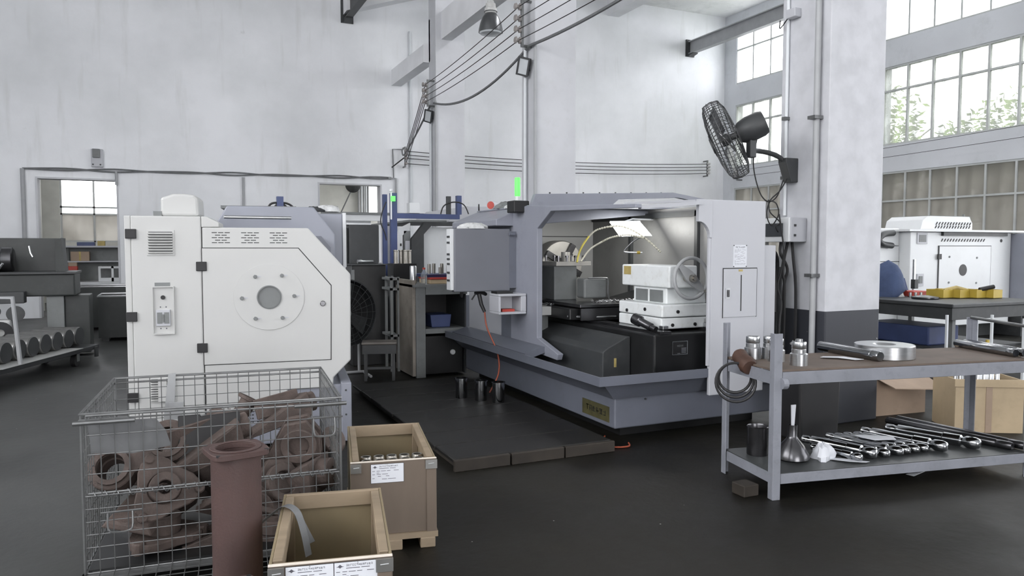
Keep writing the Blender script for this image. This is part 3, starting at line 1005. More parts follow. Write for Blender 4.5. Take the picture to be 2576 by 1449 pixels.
for k in range(3):
    rm = fm @ Matrix.Rotation(R(120 * k + 20), 4, 'Z')
    pts = []
    vs, fs = [], []
    for i in range(8):
        r_ = .05 + .27 * i / 7
        wd = .03 + .09 * math.sin(math.pi * min(1, .2 + .6 * i / 7))
        for sgn in (-1, 1):
            vs.append((r_, sgn * wd, .03 + sgn * .035))
        for sgn in (-1, 1):
            vs.append((r_, sgn * wd, .026 + sgn * .035))
    for i in range(7):
        a, b = 4 * i, 4 * i + 4
        fs += [(a, a + 1, b + 1, b), (a + 2, b + 2, b + 3, a + 3), (a, b, b + 2, a + 2), (a + 1, a + 3, b + 3, b + 1)]
    fs += [(0, 2, 3, 1), (28, 29, 31, 30)]
    MB(rm)._add(vs, fs).build('blade', 'darksteel', t)
MB(fm).lathe([(.0, .06), (.05, .055), (.055, 0), (.03, -.03), (.03, -.09)], n=18).build('hub', 'dark', t, smooth=True)
MB(fm).lathe([(.03, -.085), (.075, -.09), (.10, -.13), (.115, -.2), (.115, -.30), (.10, -.34), (.0, -.345)], n=24).build('motor', 'dark', t, smooth=True)
mo = fc - ax * .22
MB().box(mo.x - .035, mo.x + .035, mo.y - .03, mo.y + .03, mo.z - .26, mo.z - .08).build('pivot', 'dark', t, bevel=.008)
MB().tube(smoothpath([(mo.x, mo.y, mo.z - .2), (4.86, 5.3, 2.475), (5.0, 5.29, 2.46), (5.12, 5.28, 2.42), (5.2, 5.27, 2.33)], 6), .022, 10).build('arm', 'dark', t, smooth=True)
MB().prism([(5.28, 2.42), (5.13, 2.42), (5.13, 2.38), (5.2, 2.2), (5.28, 2.2)], 'xz', 5.22, 5.32).build('wall_plate', 'dark', t, bevel=.006)
MB().tube(smoothpath([(mo.x + .06, mo.y, mo.z - .1), (4.80, 5.28, 2.35), (4.86, 5.27, 2.12), (4.95, 5.26, 2.02), (5.06, 5.26, 2.06), (5.14, 5.26, 2.22)], 8), .006, 6).tube(smoothpath([(5.2, 5.27, 2.24), (5.1, 5.26, 2.12), (4.99, 5.26, 2.03), (4.93, 5.24, 1.9), (4.97, 5.22, 1.8), (5.05, 5.22, 1.9), (5.02, 5.22, 2.0), (4.95, 5.25, 2.03)], 8), .006, 6).tube(smoothpath([(4.96, 5.25, 2.02), (4.95, 5.22, 1.92), (5.05, 5.2, 1.83), (4.99, 5.19, 1.79), (5.03, 5.2, 1.74)], 8), .006, 6).build('power_cord', 'rubber', t, smooth=True)

t = thing('switch_box', 'white electrical box with a dark window on the near pillar beneath the fan', 'box', (5.28, 5.28, 1.66))
MB().box(5.08, 5.278, 5.10, 5.43, 1.65, 1.87).build('case', 'grey_l', t, bevel=.008)
MB().box(5.06, 5.08, 5.10, 5.43, 1.65, 1.87).build('cover', 'cream2', t, bevel=.006)
MB().box(5.05, 5.06, 5.17, 5.38, 1.70, 1.82).build('window', 'screen', t)
MB().box(5.12, 5.14, 5.09, 5.10, 1.7, 1.72).box(5.12, 5.14, 5.09, 5.10, 1.79, 1.81).build('latches', 'dark', t)
t = thing('cable_bundle', 'black cables hanging from the white switch box down the near pillar', 'cable', (5.2, 5.2, .9))
for pts in ([(5.2, 5.25, 1.65), (5.13, 5.22, 1.5), (5.1, 5.2, 1.35), (5.12, 5.2, 1.2), (5.12, 5.2, .4)], [(5.22, 5.22, 1.65), (5.2, 5.18, 1.5), (5.21, 5.16, 1.3), (5.22, 5.16, 1.1), (5.22, 5.16, .5)],
            [(5.15, 5.28, 1.65), (5.12, 5.26, 1.55), (5.17, 5.22, 1.4), (5.13, 5.22, 1.2), (5.13, 5.22, .5)]):
    MB().tube(smoothpath(pts, 6), .015, 6).build('cable_length', 'rubber', t, smooth=True)
t = thing('cable_duct', 'dark flat cable channel standing beside the lathe cabinet at the pillar', 'cable duct', (5.16, 5.33, 0))
MB().box(5.13, 5.19, 5.30, 5.36, .0, 1.42).build('channel', 'dark', t, bevel=.006)
MB().tube(smoothpath([(4.90, 5.16, 1.56), (5.02, 5.22, 1.54), (5.10, 5.28, 1.44), (5.115, 5.31, 1.3), (5.115, 5.31, 1.0)], 6), .022, 8).build('feed_hose', 'rubber', t, smooth=True)
MB().tube(smoothpath([(5.0, 5.16, 1.9), (5.02, 5.12, 1.6), (5.03, 5.15, 1.4), (4.96, 5.12, 1.25), (4.99, 5.1, 1.1), (4.95, 5.08, .9), (4.93, 5.06, .7)], 6), .008, 6).build('loose_cord', 'rubber', t, smooth=True)
t = thing('junction_box', 'small grey junction box at the top of the near pillar', 'box', (5.25, 5.3, 3.4))
MB().box(5.20, 5.28, 5.22, 5.33, 3.70, 3.78).build('case', 'grey_l', t, bevel=.006)
MB().tube(smoothpath([(5.22, 5.32, 3.71), (5.22, 5.42, 3.64), (5.24, 5.44, 3.72)], 5), .006, 5).build('wire_loop', 'rubber', t)

# ------------------------------------------------------------------ the large grey lathe
L_ = thing('turning_lathe', 'large grey lathe with open guard, white tailstock and spoked handwheel', 'lathe', (4.1, 7.2, .09))
MB().box(3.30, 5.0, 5.2, 8.62, .10, .40).build('base', 'bluegrey', L_, bevel=.012)
MB().box(3.45, 4.9, 5.35, 8.55, .0, .10).build('plinth', 'oilblack', L_)
# chip pan: a flaring sheet tray with a rolled lip
mb = MB()
o4 = [(3.05, 5.03), (5.06, 5.03), (5.06, 8.68), (3.05, 8.68)]
i4 = [(3.27, 5.17), (5.02, 5.17), (5.02, 8.66), (3.27, 8.66)]
for k in range(4):
    a, b = o4[k], o4[(k + 1) % 4]
    c, d = i4[(k + 1) % 4], i4[k]
    cx, cy = 4.1, 6.9
    ins = lambda p: (p[0] + (.015 if p[0] < cx else -.015), p[1] + (.015 if p[1] < cy else -.015))
    mb.hexa([(*d, .36), (*c, .36), (*ins(c), .372), (*ins(d), .372), (*a, .565), (*b, .565), (*ins(b), .572), (*ins(a), .572)])
    mb.hexa([(*a, .50), (*b, .50), (*ins(b), .50), (*ins(a), .50), (*a, .575), (*b, .575), (*ins(b), .575), (*ins(a), .575)])
mb.build('chip_pan', 'bluegrey', L_)
MB().box(3.27, 5.02, 5.17, 8.66, .372, .39).build('pan_floor', 'oilblack', L_)
# inner step rail that runs beside the pan on the operator side
MB().prism([(3.12, .565), (3.3, .62), (3.34, .62), (3.34, .56), (3.14, .5)], 'xz', 6.55, 8.62).build('side_sill', 'bluegrey', L_)
# operator-side guard frame, cut at the corners like the sheet in the photo
gp = [(7.36, .56), (7.36, 1.98), (6.95, 2.035), (6.43, 2.0), (4.98, 1.945), (4.98, 1.912), (6.43, 1.95), (6.72, 1.79), (6.72, .69), (6.27, .58), (6.3, .52)]
MB().prism(gp, 'yz', 3.34, 3.40).build('guard_frame', 'bluegrey_l', L_, bevel=.006)
MB().box(3.34, 3.44, 7.36, 7.62, .58, 1.98).build('guard_post', 'bluegrey', L_, bevel=.006)
MB().prism([(7.62, .575), (7.62, 1.18), (8.66, 1.18), (8.66, .575)], 'yz', 3.36, 3.44).build('headstock_front', 'grey_l', L_, bevel=.006)
MB().prism([(7.62, 1.18), (7.62, 1.98), (8.66, 1.98), (8.66, 1.18)], 'yz', 3.38, 3.44).build('headstock_upper_front', 'bluegrey', L_, bevel=.006)
# sloping headstock hood
MB().prism([(3.14, 1.83), (3.14, 1.90), (3.46, 2.03), (5.1, 2.03), (5.1, 1.98), (3.4, 1.83)], 'xz', 7.3, 8.66).build('headstock_hood', 'bluegrey_l', L_, bevel=.01)
# transverse arch at the front of the hood, with its cut-out
MB().prism([(3.36, 2.0), (3.42, 2.15), (5.14, 2.215), (5.70, 2.14), (5.70, 2.09), (5.2, 2.16), (4.42, 2.115), (4.31, 2.03)], 'xz', 6.92, 6.98).build('roof_arch', 'bluegrey_l', L_, bevel=.004)
sb = None
for i in range(8):
    if sb is None:
        sb = MB().cyl((0, 0, 0), (0, 0, .018), .009, n=6).build('arch_bolt', 'dark', L_, world=False)
        sb.location = (3.6 + i * .2 - 4.1, 6.95 - 7.2, 2.156 + i * .0058 - .09)
    else:
        piece(sb, L_, (3.6 + i * .2 - 4.1, 6.95 - 7.2, 2.156 + i * .0058 - .09))
MB().box(3.47, 5.3, 6.98, 8.66, 2.035, 2.05).build('hood_top', 'bluegrey_l', L_)
# rear guard and back of the working space
MB().box(5.07, 5.11, 5.4, 8.66, .58, 2.03).build('rear_guard', 'guardgrey', L_)
mb = MB()
for y in (6.35, 7.6):
    mb.box(5.03, 5.07, y, y + .05, .6, 2.0)
mb.box(5.03, 5.07, 5.4, 8.5, 1.93, 1.99)
mb.build('guard_ribs', 'dark', L_)
MB().box(3.46, 5.07, 8.55, 8.60, .58, 2.02).build('headstock_wall', 'cream', L_)
mb = MB().box(3.5, 5.0, 8.54, 8.55, 1.735, 1.745).box(4.20, 4.21, 8.54, 8.55, 1.55, 1.735)
mb.build('wall_seams', 'dark', L_)
# chuck
cx, cz = 4.35, 1.40
ck = MB().lathe([(.0, .0), (.10, .0), (.10, -.02), (.272, -.02), (.285, .0), (.285, .2), (.24, .24), (.24, .55)], (cx, 8.08, cz), (0, 1, 0), 40).build('chuck', 'facesteel', L_, smooth=True)
for k in range(4):
    m_ = Matrix.Translation((cx, 8.06, cz)) @ Matrix.Rotation(R(90 * k + 30), 4, 'Y')
    MB(m_).box(-.035, .035, -.05, .01, .09, .27).box(-.03, .03, -.09, -.05, .09, .15).build('chuck_jaw', 'darksteel', ck)
MB().cyl((cx, 8.01, cz), (cx, 8.10, cz), .07, n=20).build('spindle_bore', 'black', ck)
# bed, apron and way cover
MB().prism([(3.80, .39), (3.80, .84), (4.62, .84), (4.62, .39)], 'xz', 5.36, 8.0).build('bed', 'oilblack', L_, bevel=.015)
MB().box(3.86, 3.98, 5.36, 8.0, .84, .865).build('bed_way', 'darksteel', L_)
MB().box(4.42, 4.56, 5.36, 8.0, .84, .865).build('bed_way', 'darksteel', L_)
MB().prism([(3.5, .40), (3.5, .66), (3.56, .70), (3.76, .79), (3.795, .79), (3.795, .40)], 'xz', 5.72, 7.5).build('way_cover', 'dark', L_, bevel=.01)
MB().box(3.62, 3.64, 5.712, 5.72, .52, .6).build('cover_tag', 'tag_y', L_)
pl = MB().box(3.985, 4.15, 5.352, 5.36, .655, .775).build('nameplate', 'black', L_)
mb = MB()
for (a, b, c, d) in ((3.985, 4.15, .655, .660), (3.985, 4.15, .770, .775), (3.985, 3.990, .660, .770), (4.145, 4.15, .660, .770)):
    mb.box(a, b, 5.349, 5.352, c, d)
for k in range(4):
    mb.box(4.085, 4.135, 5.350, 5.352, .668 + k * .013, .675 + k * .013)
mb.box(4.04, 4.07, 5.350, 5.352, .664, .670)
mb.build('plate_print', 'steel', pl)
mb = MB(Matrix.Translation((0, 5.352, 0)))
glyphs(mb, 4.035, .725, .07, .018, 4, 3)
mb.build('plate_lettering', 'midgrey', pl)
# tailstock
TS = Matrix.Translation((-.05, .01, 0))
T_ = MB(TS).box(4.03, 4.56, 5.50, 6.2, .865, .965).build('tailstock_base', 'tail', L_, bevel=.012)
MB(TS).box(4.03, 4.57, 5.49, 6.2, .972, 1.085).build('tailstock_saddle', 'tail', L_, bevel=.012)
mb = MB(TS).prism([(4.12, 1.085), (4.12, 1.24), (4.50, 1.30), (4.56, 1.2), (4.57, 1.085)], 'xz', 5.55, 6.08)
mb.build('tailstock_neck', 'tail', L_, bevel=.012)
MB(TS).box(4.112, 4.12, 5.60, 5.80, 1.10, 1.21).build('neck_recess', 'midgrey', L_)
MB(TS).box(4.112, 4.12, 5.84, 6.03, 1.10, 1.21).build('neck_recess', 'midgrey', L_)
MB(TS).box(4.09, 4.40, 5.47, 6.24, 1.235, 1.435).build('quill_housing', 'tail', L_, bevel=.012)
MB(TS).box(4.086, 4.09, 6.08, 6.2, 1.34, 1.42).build('housing_tag', 'tag_y', L_)
MB(TS).cyl((4.3, 6.24, 1.33), (4.3, 6.42, 1.33), .07, n=20).cyl((4.3, 6.42, 1.33), (4.3, 6.55, 1.33), .03, .006, 16).build('quill', 'chuck', L_, smooth=True)
for (x, y, z) in ((4.03, 5.75, 1.03), (4.03, 6.05, 1.0), (4.2, 5.49, 1.02), (4.4, 5.5, .9), (4.15, 5.5, .9)):
    MB(TS).lathe([(.0, -.01), (.016, -.01), (.016, .004), (0, .004)], (x, y, z), (1, 0, 0) if x < 4.05 else (0, 1, 0), 10).build('plug', 'black', L_)
MB(TS).box(4.02, 4.08, 5.46, 5.52, .868, .90).build('clamp_bolt', 'steel', L_, bevel=.004)
MB(TS).box(4.49, 4.56, 5.45, 5.5, .868, .91).cyl((4.5, 5.47, .91), (4.5, 5.47, .95), .018, n=6).build('clamp_bolt', 'steel', L_, bevel=.004)
wc = Vector((4.275, 5.40, 1.325))
MB(TS).torus(wc, (0, 1, 0), .182, .016, 40, 10).build('handwheel', 'grey_m', L_, smooth=True)
sp_ = MB(TS @ Matrix.Translation(wc) @ Matrix.Rotation(R(42), 4, 'Y'))
sp_.prism([(-.18, -.022), (-.03, -.05), (.03, -.05), (.18, -.022), (.18, .022), (.03, .05), (-.03, .05), (-.18, .022)], 'xz', -.012, .012)
sp_.build('wheel_web', 'grey_m', L_, bevel=.004)
MB(TS).cyl(wc - Vector((0, .045, 0)), wc + Vector((0, .15, 0)), .034, n=20).cyl(wc - Vector((0, .06, 0)), wc - Vector((0, .04, 0)), .018, n=14).build('wheel_hub', 'chuck', L_, smooth=True)
hp = wc + Vector((.13, -.02, -.115))
MB(TS).lathe([(.008, 0), (.012, .01), (.015, .05), (.013, .09), (.006, .10)], hp, (0, -1, 0), 12).build('crank_handle', 'chuck', L_, smooth=True)
# clamping cylinder leaning on the bed beside the tailstock
MB().lathe([(.0, 0), (.05, .008), (.05, .085), (.042, .092), (.036, .10), (.036, .22), (.028, .225), (.028, .275), (.0, .275)], (3.80, 5.68, .962), (.22, -.92, -.30), 22).build('clamp_cylinder', 'darksteel', L_, smooth=True)
# carriage, tool post, cross slide
MB().box(3.62, 4.66, 6.55, 7.5, .87, .985).build('carriage', 'oilblack', L_, bevel=.012)
MB().box(3.70, 4.62, 6.48, 7.35, .995, 1.03).build('cross_slide', 'darksteel', L_, bevel=.006)
MB().prism([(4.62, .93), (4.62, 1.03), (4.95, 1.10), (5.03, 1.02), (5.03, .93)], 'xz', 6.4, 7.4).build('slide_cover', 'oilblack', L_)
MB().box(3.76, 4.04, 7.15, 7.5, 1.03, 1.40).build('tool_post', 'midgrey', L_, bevel=.01)
MB().box(3.77, 4.20, 7.12, 7.52, 1.40, 1.445).build('tool_plate', 'facesteel', L_, bevel=.004)
sb = None
for i in range(4):
    for y in (7.17, 7.46):
        p = (3.82 + i * .105 - 4.1, y - 7.2, 1.446 - .09)
        if sb is None:
            sb = MB().cyl((0, 0, 0), (0, 0, .045), .012, n=6).cyl((0, 0, .045), (0, 0, .065), .018, n=6).build('tool_bolt', 'darksteel', L_, world=False)
            sb.location = p
        else:
            piece(sb, L_, p)
MB().cyl((3.98, 7.3, 1.445), (3.98, 7.3, 1.55), .05, n=16).build('tool_clamp', 'facesteel', L_, smooth=True)
MB().box(3.96, 4.24, 6.85, 7.02, 1.06, 1.27).build('tool_motor_cover', 'midgrey', L_, bevel=.02, seg=3)
MB().tube(smoothpath([(4.0, 6.84, 1.275), (4.2, 6.84, 1.275), (4.245, 6.84, 1.25), (4.245, 6.84, 1.12), (4.26, 6.84, 1.05)], 4), .008, 6).build('cover_pipe', 'steel', L_, smooth=True)
MB().box(3.70, 4.55, 6.46, 6.48, .87, .99).build('carriage_wiper', 'darksteel', L_)
MB().tube([(4.14, 6.62, .93), (4.10, 6.46, .90), (3.9, 6.46, .90), (3.62, 6.60, .905)], .012, 8).build('feed_rod', 'steel', L_, smooth=True)
# swarf on the slide
rnd = random.Random(4)
mb = MB()
for i in range(60):
    x, y = rnd.uniform(3.98, 4.5), rnd.uniform(6.55, 6.75)
    r_ = rnd.uniform(.01, .022)
    a0 = rnd.uniform(0, 6)
    mb.tube([(x + r_ * math.cos(a0 + j * .9), y + r_ * math.sin(a0 + j * .9), 1.033 + r_ * .6 + r_ * .5 * math.sin(j)) for j in range(6)], .0022, 3)
for i in range(45):
    x, y = rnd.uniform(3.52, 3.8), rnd.uniform(7.0, 7.25)
    r_ = rnd.uniform(.01, .02)
    a0 = rnd.uniform(0, 6)
    mb.tube([(x + r_ * math.cos(a0 + j * .9), y + r_ * math.sin(a0 + j * .9), .985 + r_ * .6 + r_ * .5 * math.sin(j)) for j in range(6)], .0022, 3)
mb.build('swarf', 'steel', L_, kind='stuff')
# side table and its leg
MB().box(3.47, 3.82, 6.95, 7.35, .89, .98).build('side_tray', 'cream', L_, bevel=.006)
MB().box(3.55, 3.66, 7.1, 7.2, .39, .89).build('tray_post', 'midgrey', L_)
# work lamp: a tilted luminous panel under the rear guard, and a strip under the hood
lp = [(4.43, 7.1, 1.87), (4.83, 7.1, 1.88), (4.88, 6.95, 1.73), (4.46, 6.95, 1.72)]
MB().hexa(lp + [(x, y + .015, z + .012) for x, y, z in lp]).build('work_lamp', 'lamp_e', L_)
MB().tube([(4.43, 7.11, 1.885), (4.83, 7.11, 1.895)], .008, 6).tube([(4.63, 7.11, 1.89), (4.75, 7.14, 1.92), (5.08, 7.2, 1.92)], .010, 6).build('lamp_bracket', 'cream2', L_)
MB().box(3.62, 3.85, 8.3, 8.36, 1.95, 1.975).build('strip_lamp', 'lamp_e', L_)
# coolant lines
cz0 = [(4.75, 6.6, 1.55), (4.62, 6.75, 1.72), (4.47, 6.95, 1.83), (4.28, 7.1, 1.80), (4.17, 7.12, 1.72)]
cz1 = [(4.17, 7.12, 1.72), (4.08, 7.10, 1.62), (4.02, 7.08, 1.52), (3.99, 7.06, 1.44)]
sm = smoothpath(cz0, 8)
mb = MB()
for i, p in enumerate(sm[:-1]):
    d = (sm[i + 1] - p)
    mb.lathe([(.006, 0), (.011, .2 * d.length), (.011, .6 * d.length), (.006, .95 * d.length)], p, d, 8)
mb.build('coolant_line', 'hosewhite', L_, smooth=True)
MB().tube(smoothpath(cz1, 6), .011, 8).build('coolant_nozzle', 'hoseyellow', L_, smooth=True)
sm = smoothpath([(4.62, 6.72, 1.70), (4.5, 6.85, 1.735), (4.36, 6.95, 1.71), (4.27, 7.0, 1.665)], 8)
mb = MB()
for i, p in enumerate(sm[:-1]):
    d = (sm[i + 1] - p)
    mb.lathe([(.006, 0), (.011, .2 * d.length), (.011, .6 * d.length), (.006, .95 * d.length)], p, d, 8)
mb.build('coolant_line', 'hosewhite', L_, smooth=True)
MB().tube(smoothpath([(4.27, 7.0, 1.665), (4.15, 7.06, 1.58), (4.04, 7.06, 1.45)], 6), .010, 8).build('coolant_nozzle', 'hosewhite', L_, smooth=True)
MB().tube(smoothpath([(4.62, 6.75, 1.72), (4.53, 6.8, 1.66), (4.47, 6.85, 1.58), (4.47, 6.85, 1.55), (4.62, 6.75, 1.545)], 6), .007, 6).build('coolant_line', 'steel', L_, smooth=True)
MB().cyl((4.57, 6.78, 1.545), (4.60, 6.765, 1.545), .017, n=10).build('tap_knob', 'yellow', L_)
# end rails and cabinet
MB().hexa([(3.40, 4.99, 1.905), (4.0, 4.99, 1.955), (4.0, 5.03, 1.955), (3.40, 5.03, 1.905), (3.40, 4.99, 1.93), (4.0, 4.99, 1.985), (4.0, 5.03, 1.985), (3.40, 5.03, 1.93)]).build('end_rail', 'grey_l', L_)
MB().hexa([(3.40, 5.2, 1.95), (4.1, 5.2, 1.99), (4.1, 5.23, 1.99), (3.40, 5.23, 1.95), (3.40, 5.2, 1.97), (4.1, 5.2, 2.01), (4.1, 5.23, 2.01), (3.40, 5.23, 1.97)]).build('end_rail', 'grey_l', L_)
CS = Matrix.Translation((-.07, -.085, 0))
q = [(4.05, 2.0), (4.19, 2.0), (4.19, 1.70)]
for i in range(8):
    a = i / 7 * math.pi / 2
    q.append((4.05 + .125 * math.sin(math.pi / 2 - a) * 1.0, 1.70 + .1 * math.sin(a) * 1.0))
q = [(4.05, 2.0), (4.19, 2.0), (4.19, 1.68)] + [(4.17 - .12 * (1 - math.cos(i / 7 * math.pi / 2)), 1.68 + .135 * math.sin(i / 7 * math.pi / 2)) for i in range(8)]
MB(CS).prism(q, 'xz', 5.09, 5.13).build('corner_bracket', 'grey_l', L_, bevel=.004)
MB(CS).box(4.40, 4.78, 5.135, 5.32, .345, 1.98).build('cabinet_body', 'grey_l', L_)
cab = MB(CS).box(4.19, 4.78, 5.10, 5.135, .345, 2.0).build('end_cabinet', 'grey_l', L_, bevel=.008)
MB(CS).box(4.165, 4.19, 5.10, 5.125, .60, 1.68).build('cabinet_edge', 'grey_l', L_, bevel=.004)
dr = MB(CS).box(4.322, 4.683, 5.092, 5.10, 1.005, 1.418).build('cabinet_door', 'grey_l', L_, bevel=.003)
MB(CS).box(4.316, 4.322, 5.096, 5.10, 1.0, 1.42).box(4.683, 4.689, 5.096, 5.10, 1.0, 1.42).box(4.316, 4.689, 5.096, 5.10, 1.418, 1.426).build('door_gap', 'black', L_)
MB(CS).box(4.505, 4.515, 5.0905, 5.092, 1.055, 1.365).build('sight_slot', 'black', dr)
MB(CS).box(4.345, 4.39, 5.088, 5.092, 1.165, 1.255).build('handle_plate', 'steel', dr)
MB(CS).box(4.36, 4.378, 5.080, 5.088, 1.18, 1.24).build('door_handle', 'darksteel', dr, bevel=.003)
MB(CS).box(4.48, 4.525, 5.0905, 5.092, 1.395, 1.412).build('sticker', 'tag_y', dr)
sh = MB(CS).box(4.425, 4.572, 5.0975, 5.10, 1.432, 1.622).build('notice_sheet', 'paper', L_)
mb = MB(CS @ Matrix.Translation((0, 5.0975, 0)))
glyphs(mb, 4.447, 1.597, .105, .012, 7, 11)
mb.build('notice_heading', 'ink', sh)
mb = MB(CS)
rnd = random.Random(2)
for i in range(16):
    z = 1.585 - i * .0088
    x = 4.44
    while x < 4.545:
        w = rnd.uniform(.008, .03)
        if rnd.random() < .62:
            mb.box(x, min(x + w, 4.56), 5.0969, 5.0975, z, z + .0032)
        x += w + .005
mb.build('notice_text', 'ink_l', sh)
mb = MB(CS)
for x in (4.43, 4.567):
    for z in (1.437, 1.617):
        mb.cyl((x, 5.0975, z), (x, 5.0945, z), .005, n=8)
mb.build('notice_pins', 'dark', sh)
MB(CS).box(4.78, 4.94, 5.14, 5.4, .40, 1.62).build('side_panel', 'grey_l', L_, bevel=.006)
# swing-out control pendant, pocket box, signal tower, yellow plate
pd = MB().box(2.64, 3.27, 7.22, 7.32, 1.14, 1.795).build('control_pendant', 'panelgrey', L_, bevel=.012)
MB().box(2.605, 2.64, 7.235, 7.36, 1.16, 1.79).build('key_panel', 'cream2', pd, bevel=.004)
mb = MB()
for z in (1.25, 1.33, 1.42, 1.47, 1.52, 1.64, 1.70):
    mb.box(2.598, 2.605, 7.26, 7.33, z, z + .02)
mb.build('keys', 'dark', pd)
MB().cyl((3.25, 7.2, 1.74), (3.31, 7.2, 1.74), .018, n=10).box(3.26, 3.34, 7.22, 7.34, 1.17, 1.77).build('pendant_hinge', 'bluegrey', pd)
pb = MB()
pb.box(3.02, 3.33, 6.95, 7.2, .915, .94).box(3.02, 3.33, 6.95, 7.2, 1.10, 1.125).box(3.02, 3.045, 6.95, 7.2, .94, 1.10).box(3.27, 3.33, 6.95, 7.2, .94, 1.10).box(3.045, 3.27, 7.17, 7.2, .94, 1.10)
pb = pb.build('pocket_box', 'grey_l', L_, bevel=.006)
MB().box(3.08, 3.22, 7.0, 7.1, .94, .965).build('red_tool', 'red', pb)
MB().box(3.28, 3.34, 7.1, 7.5, .98, 1.06).build('pocket_arm', 'bluegrey', L_)
MB().box(3.02, 3.2, 7.0, 7.15, 1.125, 1.15).build('pocket_lid', 'black', pb)
SG = Matrix.Translation((.07, .0, -.02))
MB(SG).box(3.3, 3.38, 7.3, 7.38, 2.05, 2.07).build('signal_foot', 'cream2', L_)
MB(SG).cyl((3.34, 7.34, 2.05), (3.34, 7.34, 2.17), .026, n=16).box(3.33, 3.35, 7.312, 7.316, 2.05, 2.17).build('signal_post', 'cream2', L_, smooth=True)
MB().lathe([(.0, .0), (.028, 0), (.030, .01), (.030, .19), (.026, .2), (0, .2)], (3.41, 7.34, 2.15), n=18).build('signal_light', 'green_e', L_, smooth=True)
MB().box(3.293, 3.30, 5.28, 5.72, .14, .27).build('maker_plate', 'plate_y', L_)
mb = MB(Matrix.Translation((3.293, 5.72, 0)) @ Matrix.Rotation(R(-90), 4, 'Z'))
glyphs(mb, .06, .185, .34, .05, 6, 21, .001)
mb.build('plate_characters', 'black', L_)
MB().cyl((4.45, 5.2, .33), (4.45, 5.185, .33), .008, n=8).cyl((3.6, 5.2, .33), (3.6, 5.185, .33), .008, n=8).build('base_screws', 'dark', L_)
MB().box(3.22, 3.40, 7.02, 7.2, 1.96, 2.085).build('motor_box', 'black', L_, bevel=.012)
MB().torus((3.45, 8.55, 2.09), (1, -.4, 0), .035, .009, 16, 6).build('lifting_eye', 'black', L_, smooth=True)

t = thing('air_gun', 'black air gun with an orange hose hanging on the front of the large lathe', 'air gun', (3.05, 7.35, .1))
MB().tube([(3.06, 7.4, 1.10), (2.98, 7.32, 1.13), (2.90, 7.30, 1.12)], [.02, .024, .018], 8).tube([(2.95, 7.32, 1.12), (2.97, 7.3, 1.0), (3.0, 7.28, .92)], [.024, .022, .018], 8).tube([(2.91, 7.30, 1.12), (2.87, 7.32, 1.05)], .008, 6).build('gun', 'black', t, smooth=True)
MB().tube(smoothpath([(3.0, 7.28, .92), (3.02, 7.26, .75), (3.09, 7.15, .5), (3.06, 7.05, .3), (2.93, 6.98, .12)], 8), .008, 6).build('hose', 'orange', t, smooth=True)

# oily boards that the operator stands on
pf = thing('duckboard', 'low dark oil-soaked wooden platform on the floor in front of the large lathe', 'platform', (2.3, 7.0, 0))
src = None
for i in range(8):
    y = 5.16 + i * .40
    mb = MB().box(-.66, .66, -.195, .195, -.03, .0)
    if src is None:
        src = mb.build('plank', 'planks', pf, world=False, bevel=.006, seg=1)
        src.location = (.16, y - 7.0, .09)
    else:
        piece(src, pf, (.16 + random.uniform(-.01, .01), y - 7.0, .09))
for i in range(3):
    x = 1.80 + i * .45
    MB().box(x, x + .435, 4.93, 4.965, 0, .085).build('edge_board', 'plank_e', pf, bevel=.005, seg=1)
mb = MB()
for x in (1.9, 2.45, 3.0):
    mb.box(x - .05, x + .05, 4.97, 8.1, 0, .06)
mb.build('bearers', 'plank_e', pf)

t = thing('hose_scrap', 'short loop of orange hose on the floor under the lathe corner', 'hose', (3.2, 5.05, 0))
MB().tube(smoothpath([(3.30, 5.35, .01), (3.16, 5.16, .01), (3.18, 5.02, .01), (3.30, 4.99, .01), (3.36, 5.08, .01)], 6), .007, 6).build('hose', 'orange', t, smooth=True)

# three steel cylinders on the boards
st = thing('steel_cylinder', 'ribbed steel cylinder on the dark boards, first of three from the stool', 'cylinder', (2.63, 7.0, .09), 0, 'three steel cylinders standing on the duckboard')
MB().lathe([(.058, 0), (.06, .003), (.06, .19), (.068, .192), (.068, .2), (.05, .2), (.05, .03), (0, .03)], n=24).build('shell', 'chrome', st, world=False, smooth=True)
dup(st, (2.76, 6.80, .09), label='ribbed steel cylinder on the dark boards, middle one of three')
dup(st, (2.88, 6.64, .09), label='ribbed steel cylinder on the dark boards, nearest the lathe of three')

# ------------------------------------------------------------------ cream machine with the round service door
P0 = (-.36, 6.34, 0)
t = thing('turning_center', 'cream machine tool end with round spindle door, black hinges and vent grilles', 'machine', P0, R(-8))
K = dict(parent=t, world=False)
MB().box(.086, .58, 0.0, .9, .02, 1.84).build('switch_cabinet', 'cream', bevel=.01, **K)
MB().box(.04, .084, 0.012, .9, .02, 1.84).build('cabinet_side', 'cream', bevel=.006, **K)
body = [(.586, .30), (.586, 1.755), (1.378, 1.755), (1.708, 1.381), (1.702, .678), (1.562, .537), (1.557, .455), (1.2, .455), (1.2, .30)]
MB().prism(body, 'xz', 0, .55).build('end_cover', 'cream', bevel=.01, **K)
MB().prism([(.582, 1.755), (.582, 1.84), (.62, 1.838), (.71, 1.793), (.71, 1.757)], 'xz', .0, .4).build('wedge_cover', 'cream', bevel=.006, **K)
MB().prism([(.282, 1.842), (.282, 1.985), (.33, 2.0), (.37, 2.016), (.44, 2.018), (.52, 2.01), (.552, 1.985), (.557, 1.842)], 'xz', .1, .5).build('motor_cover', 'cream', bevel=.02, **K)
MB().box(.23, .29, .1, .4, 1.842, 1.88).build('cable_gland', 'midgrey', **K)
dpts = [(.584, .686), (.584, 1.593), (1.299, 1.592), (1.549, 1.292), (1.541, .69)]
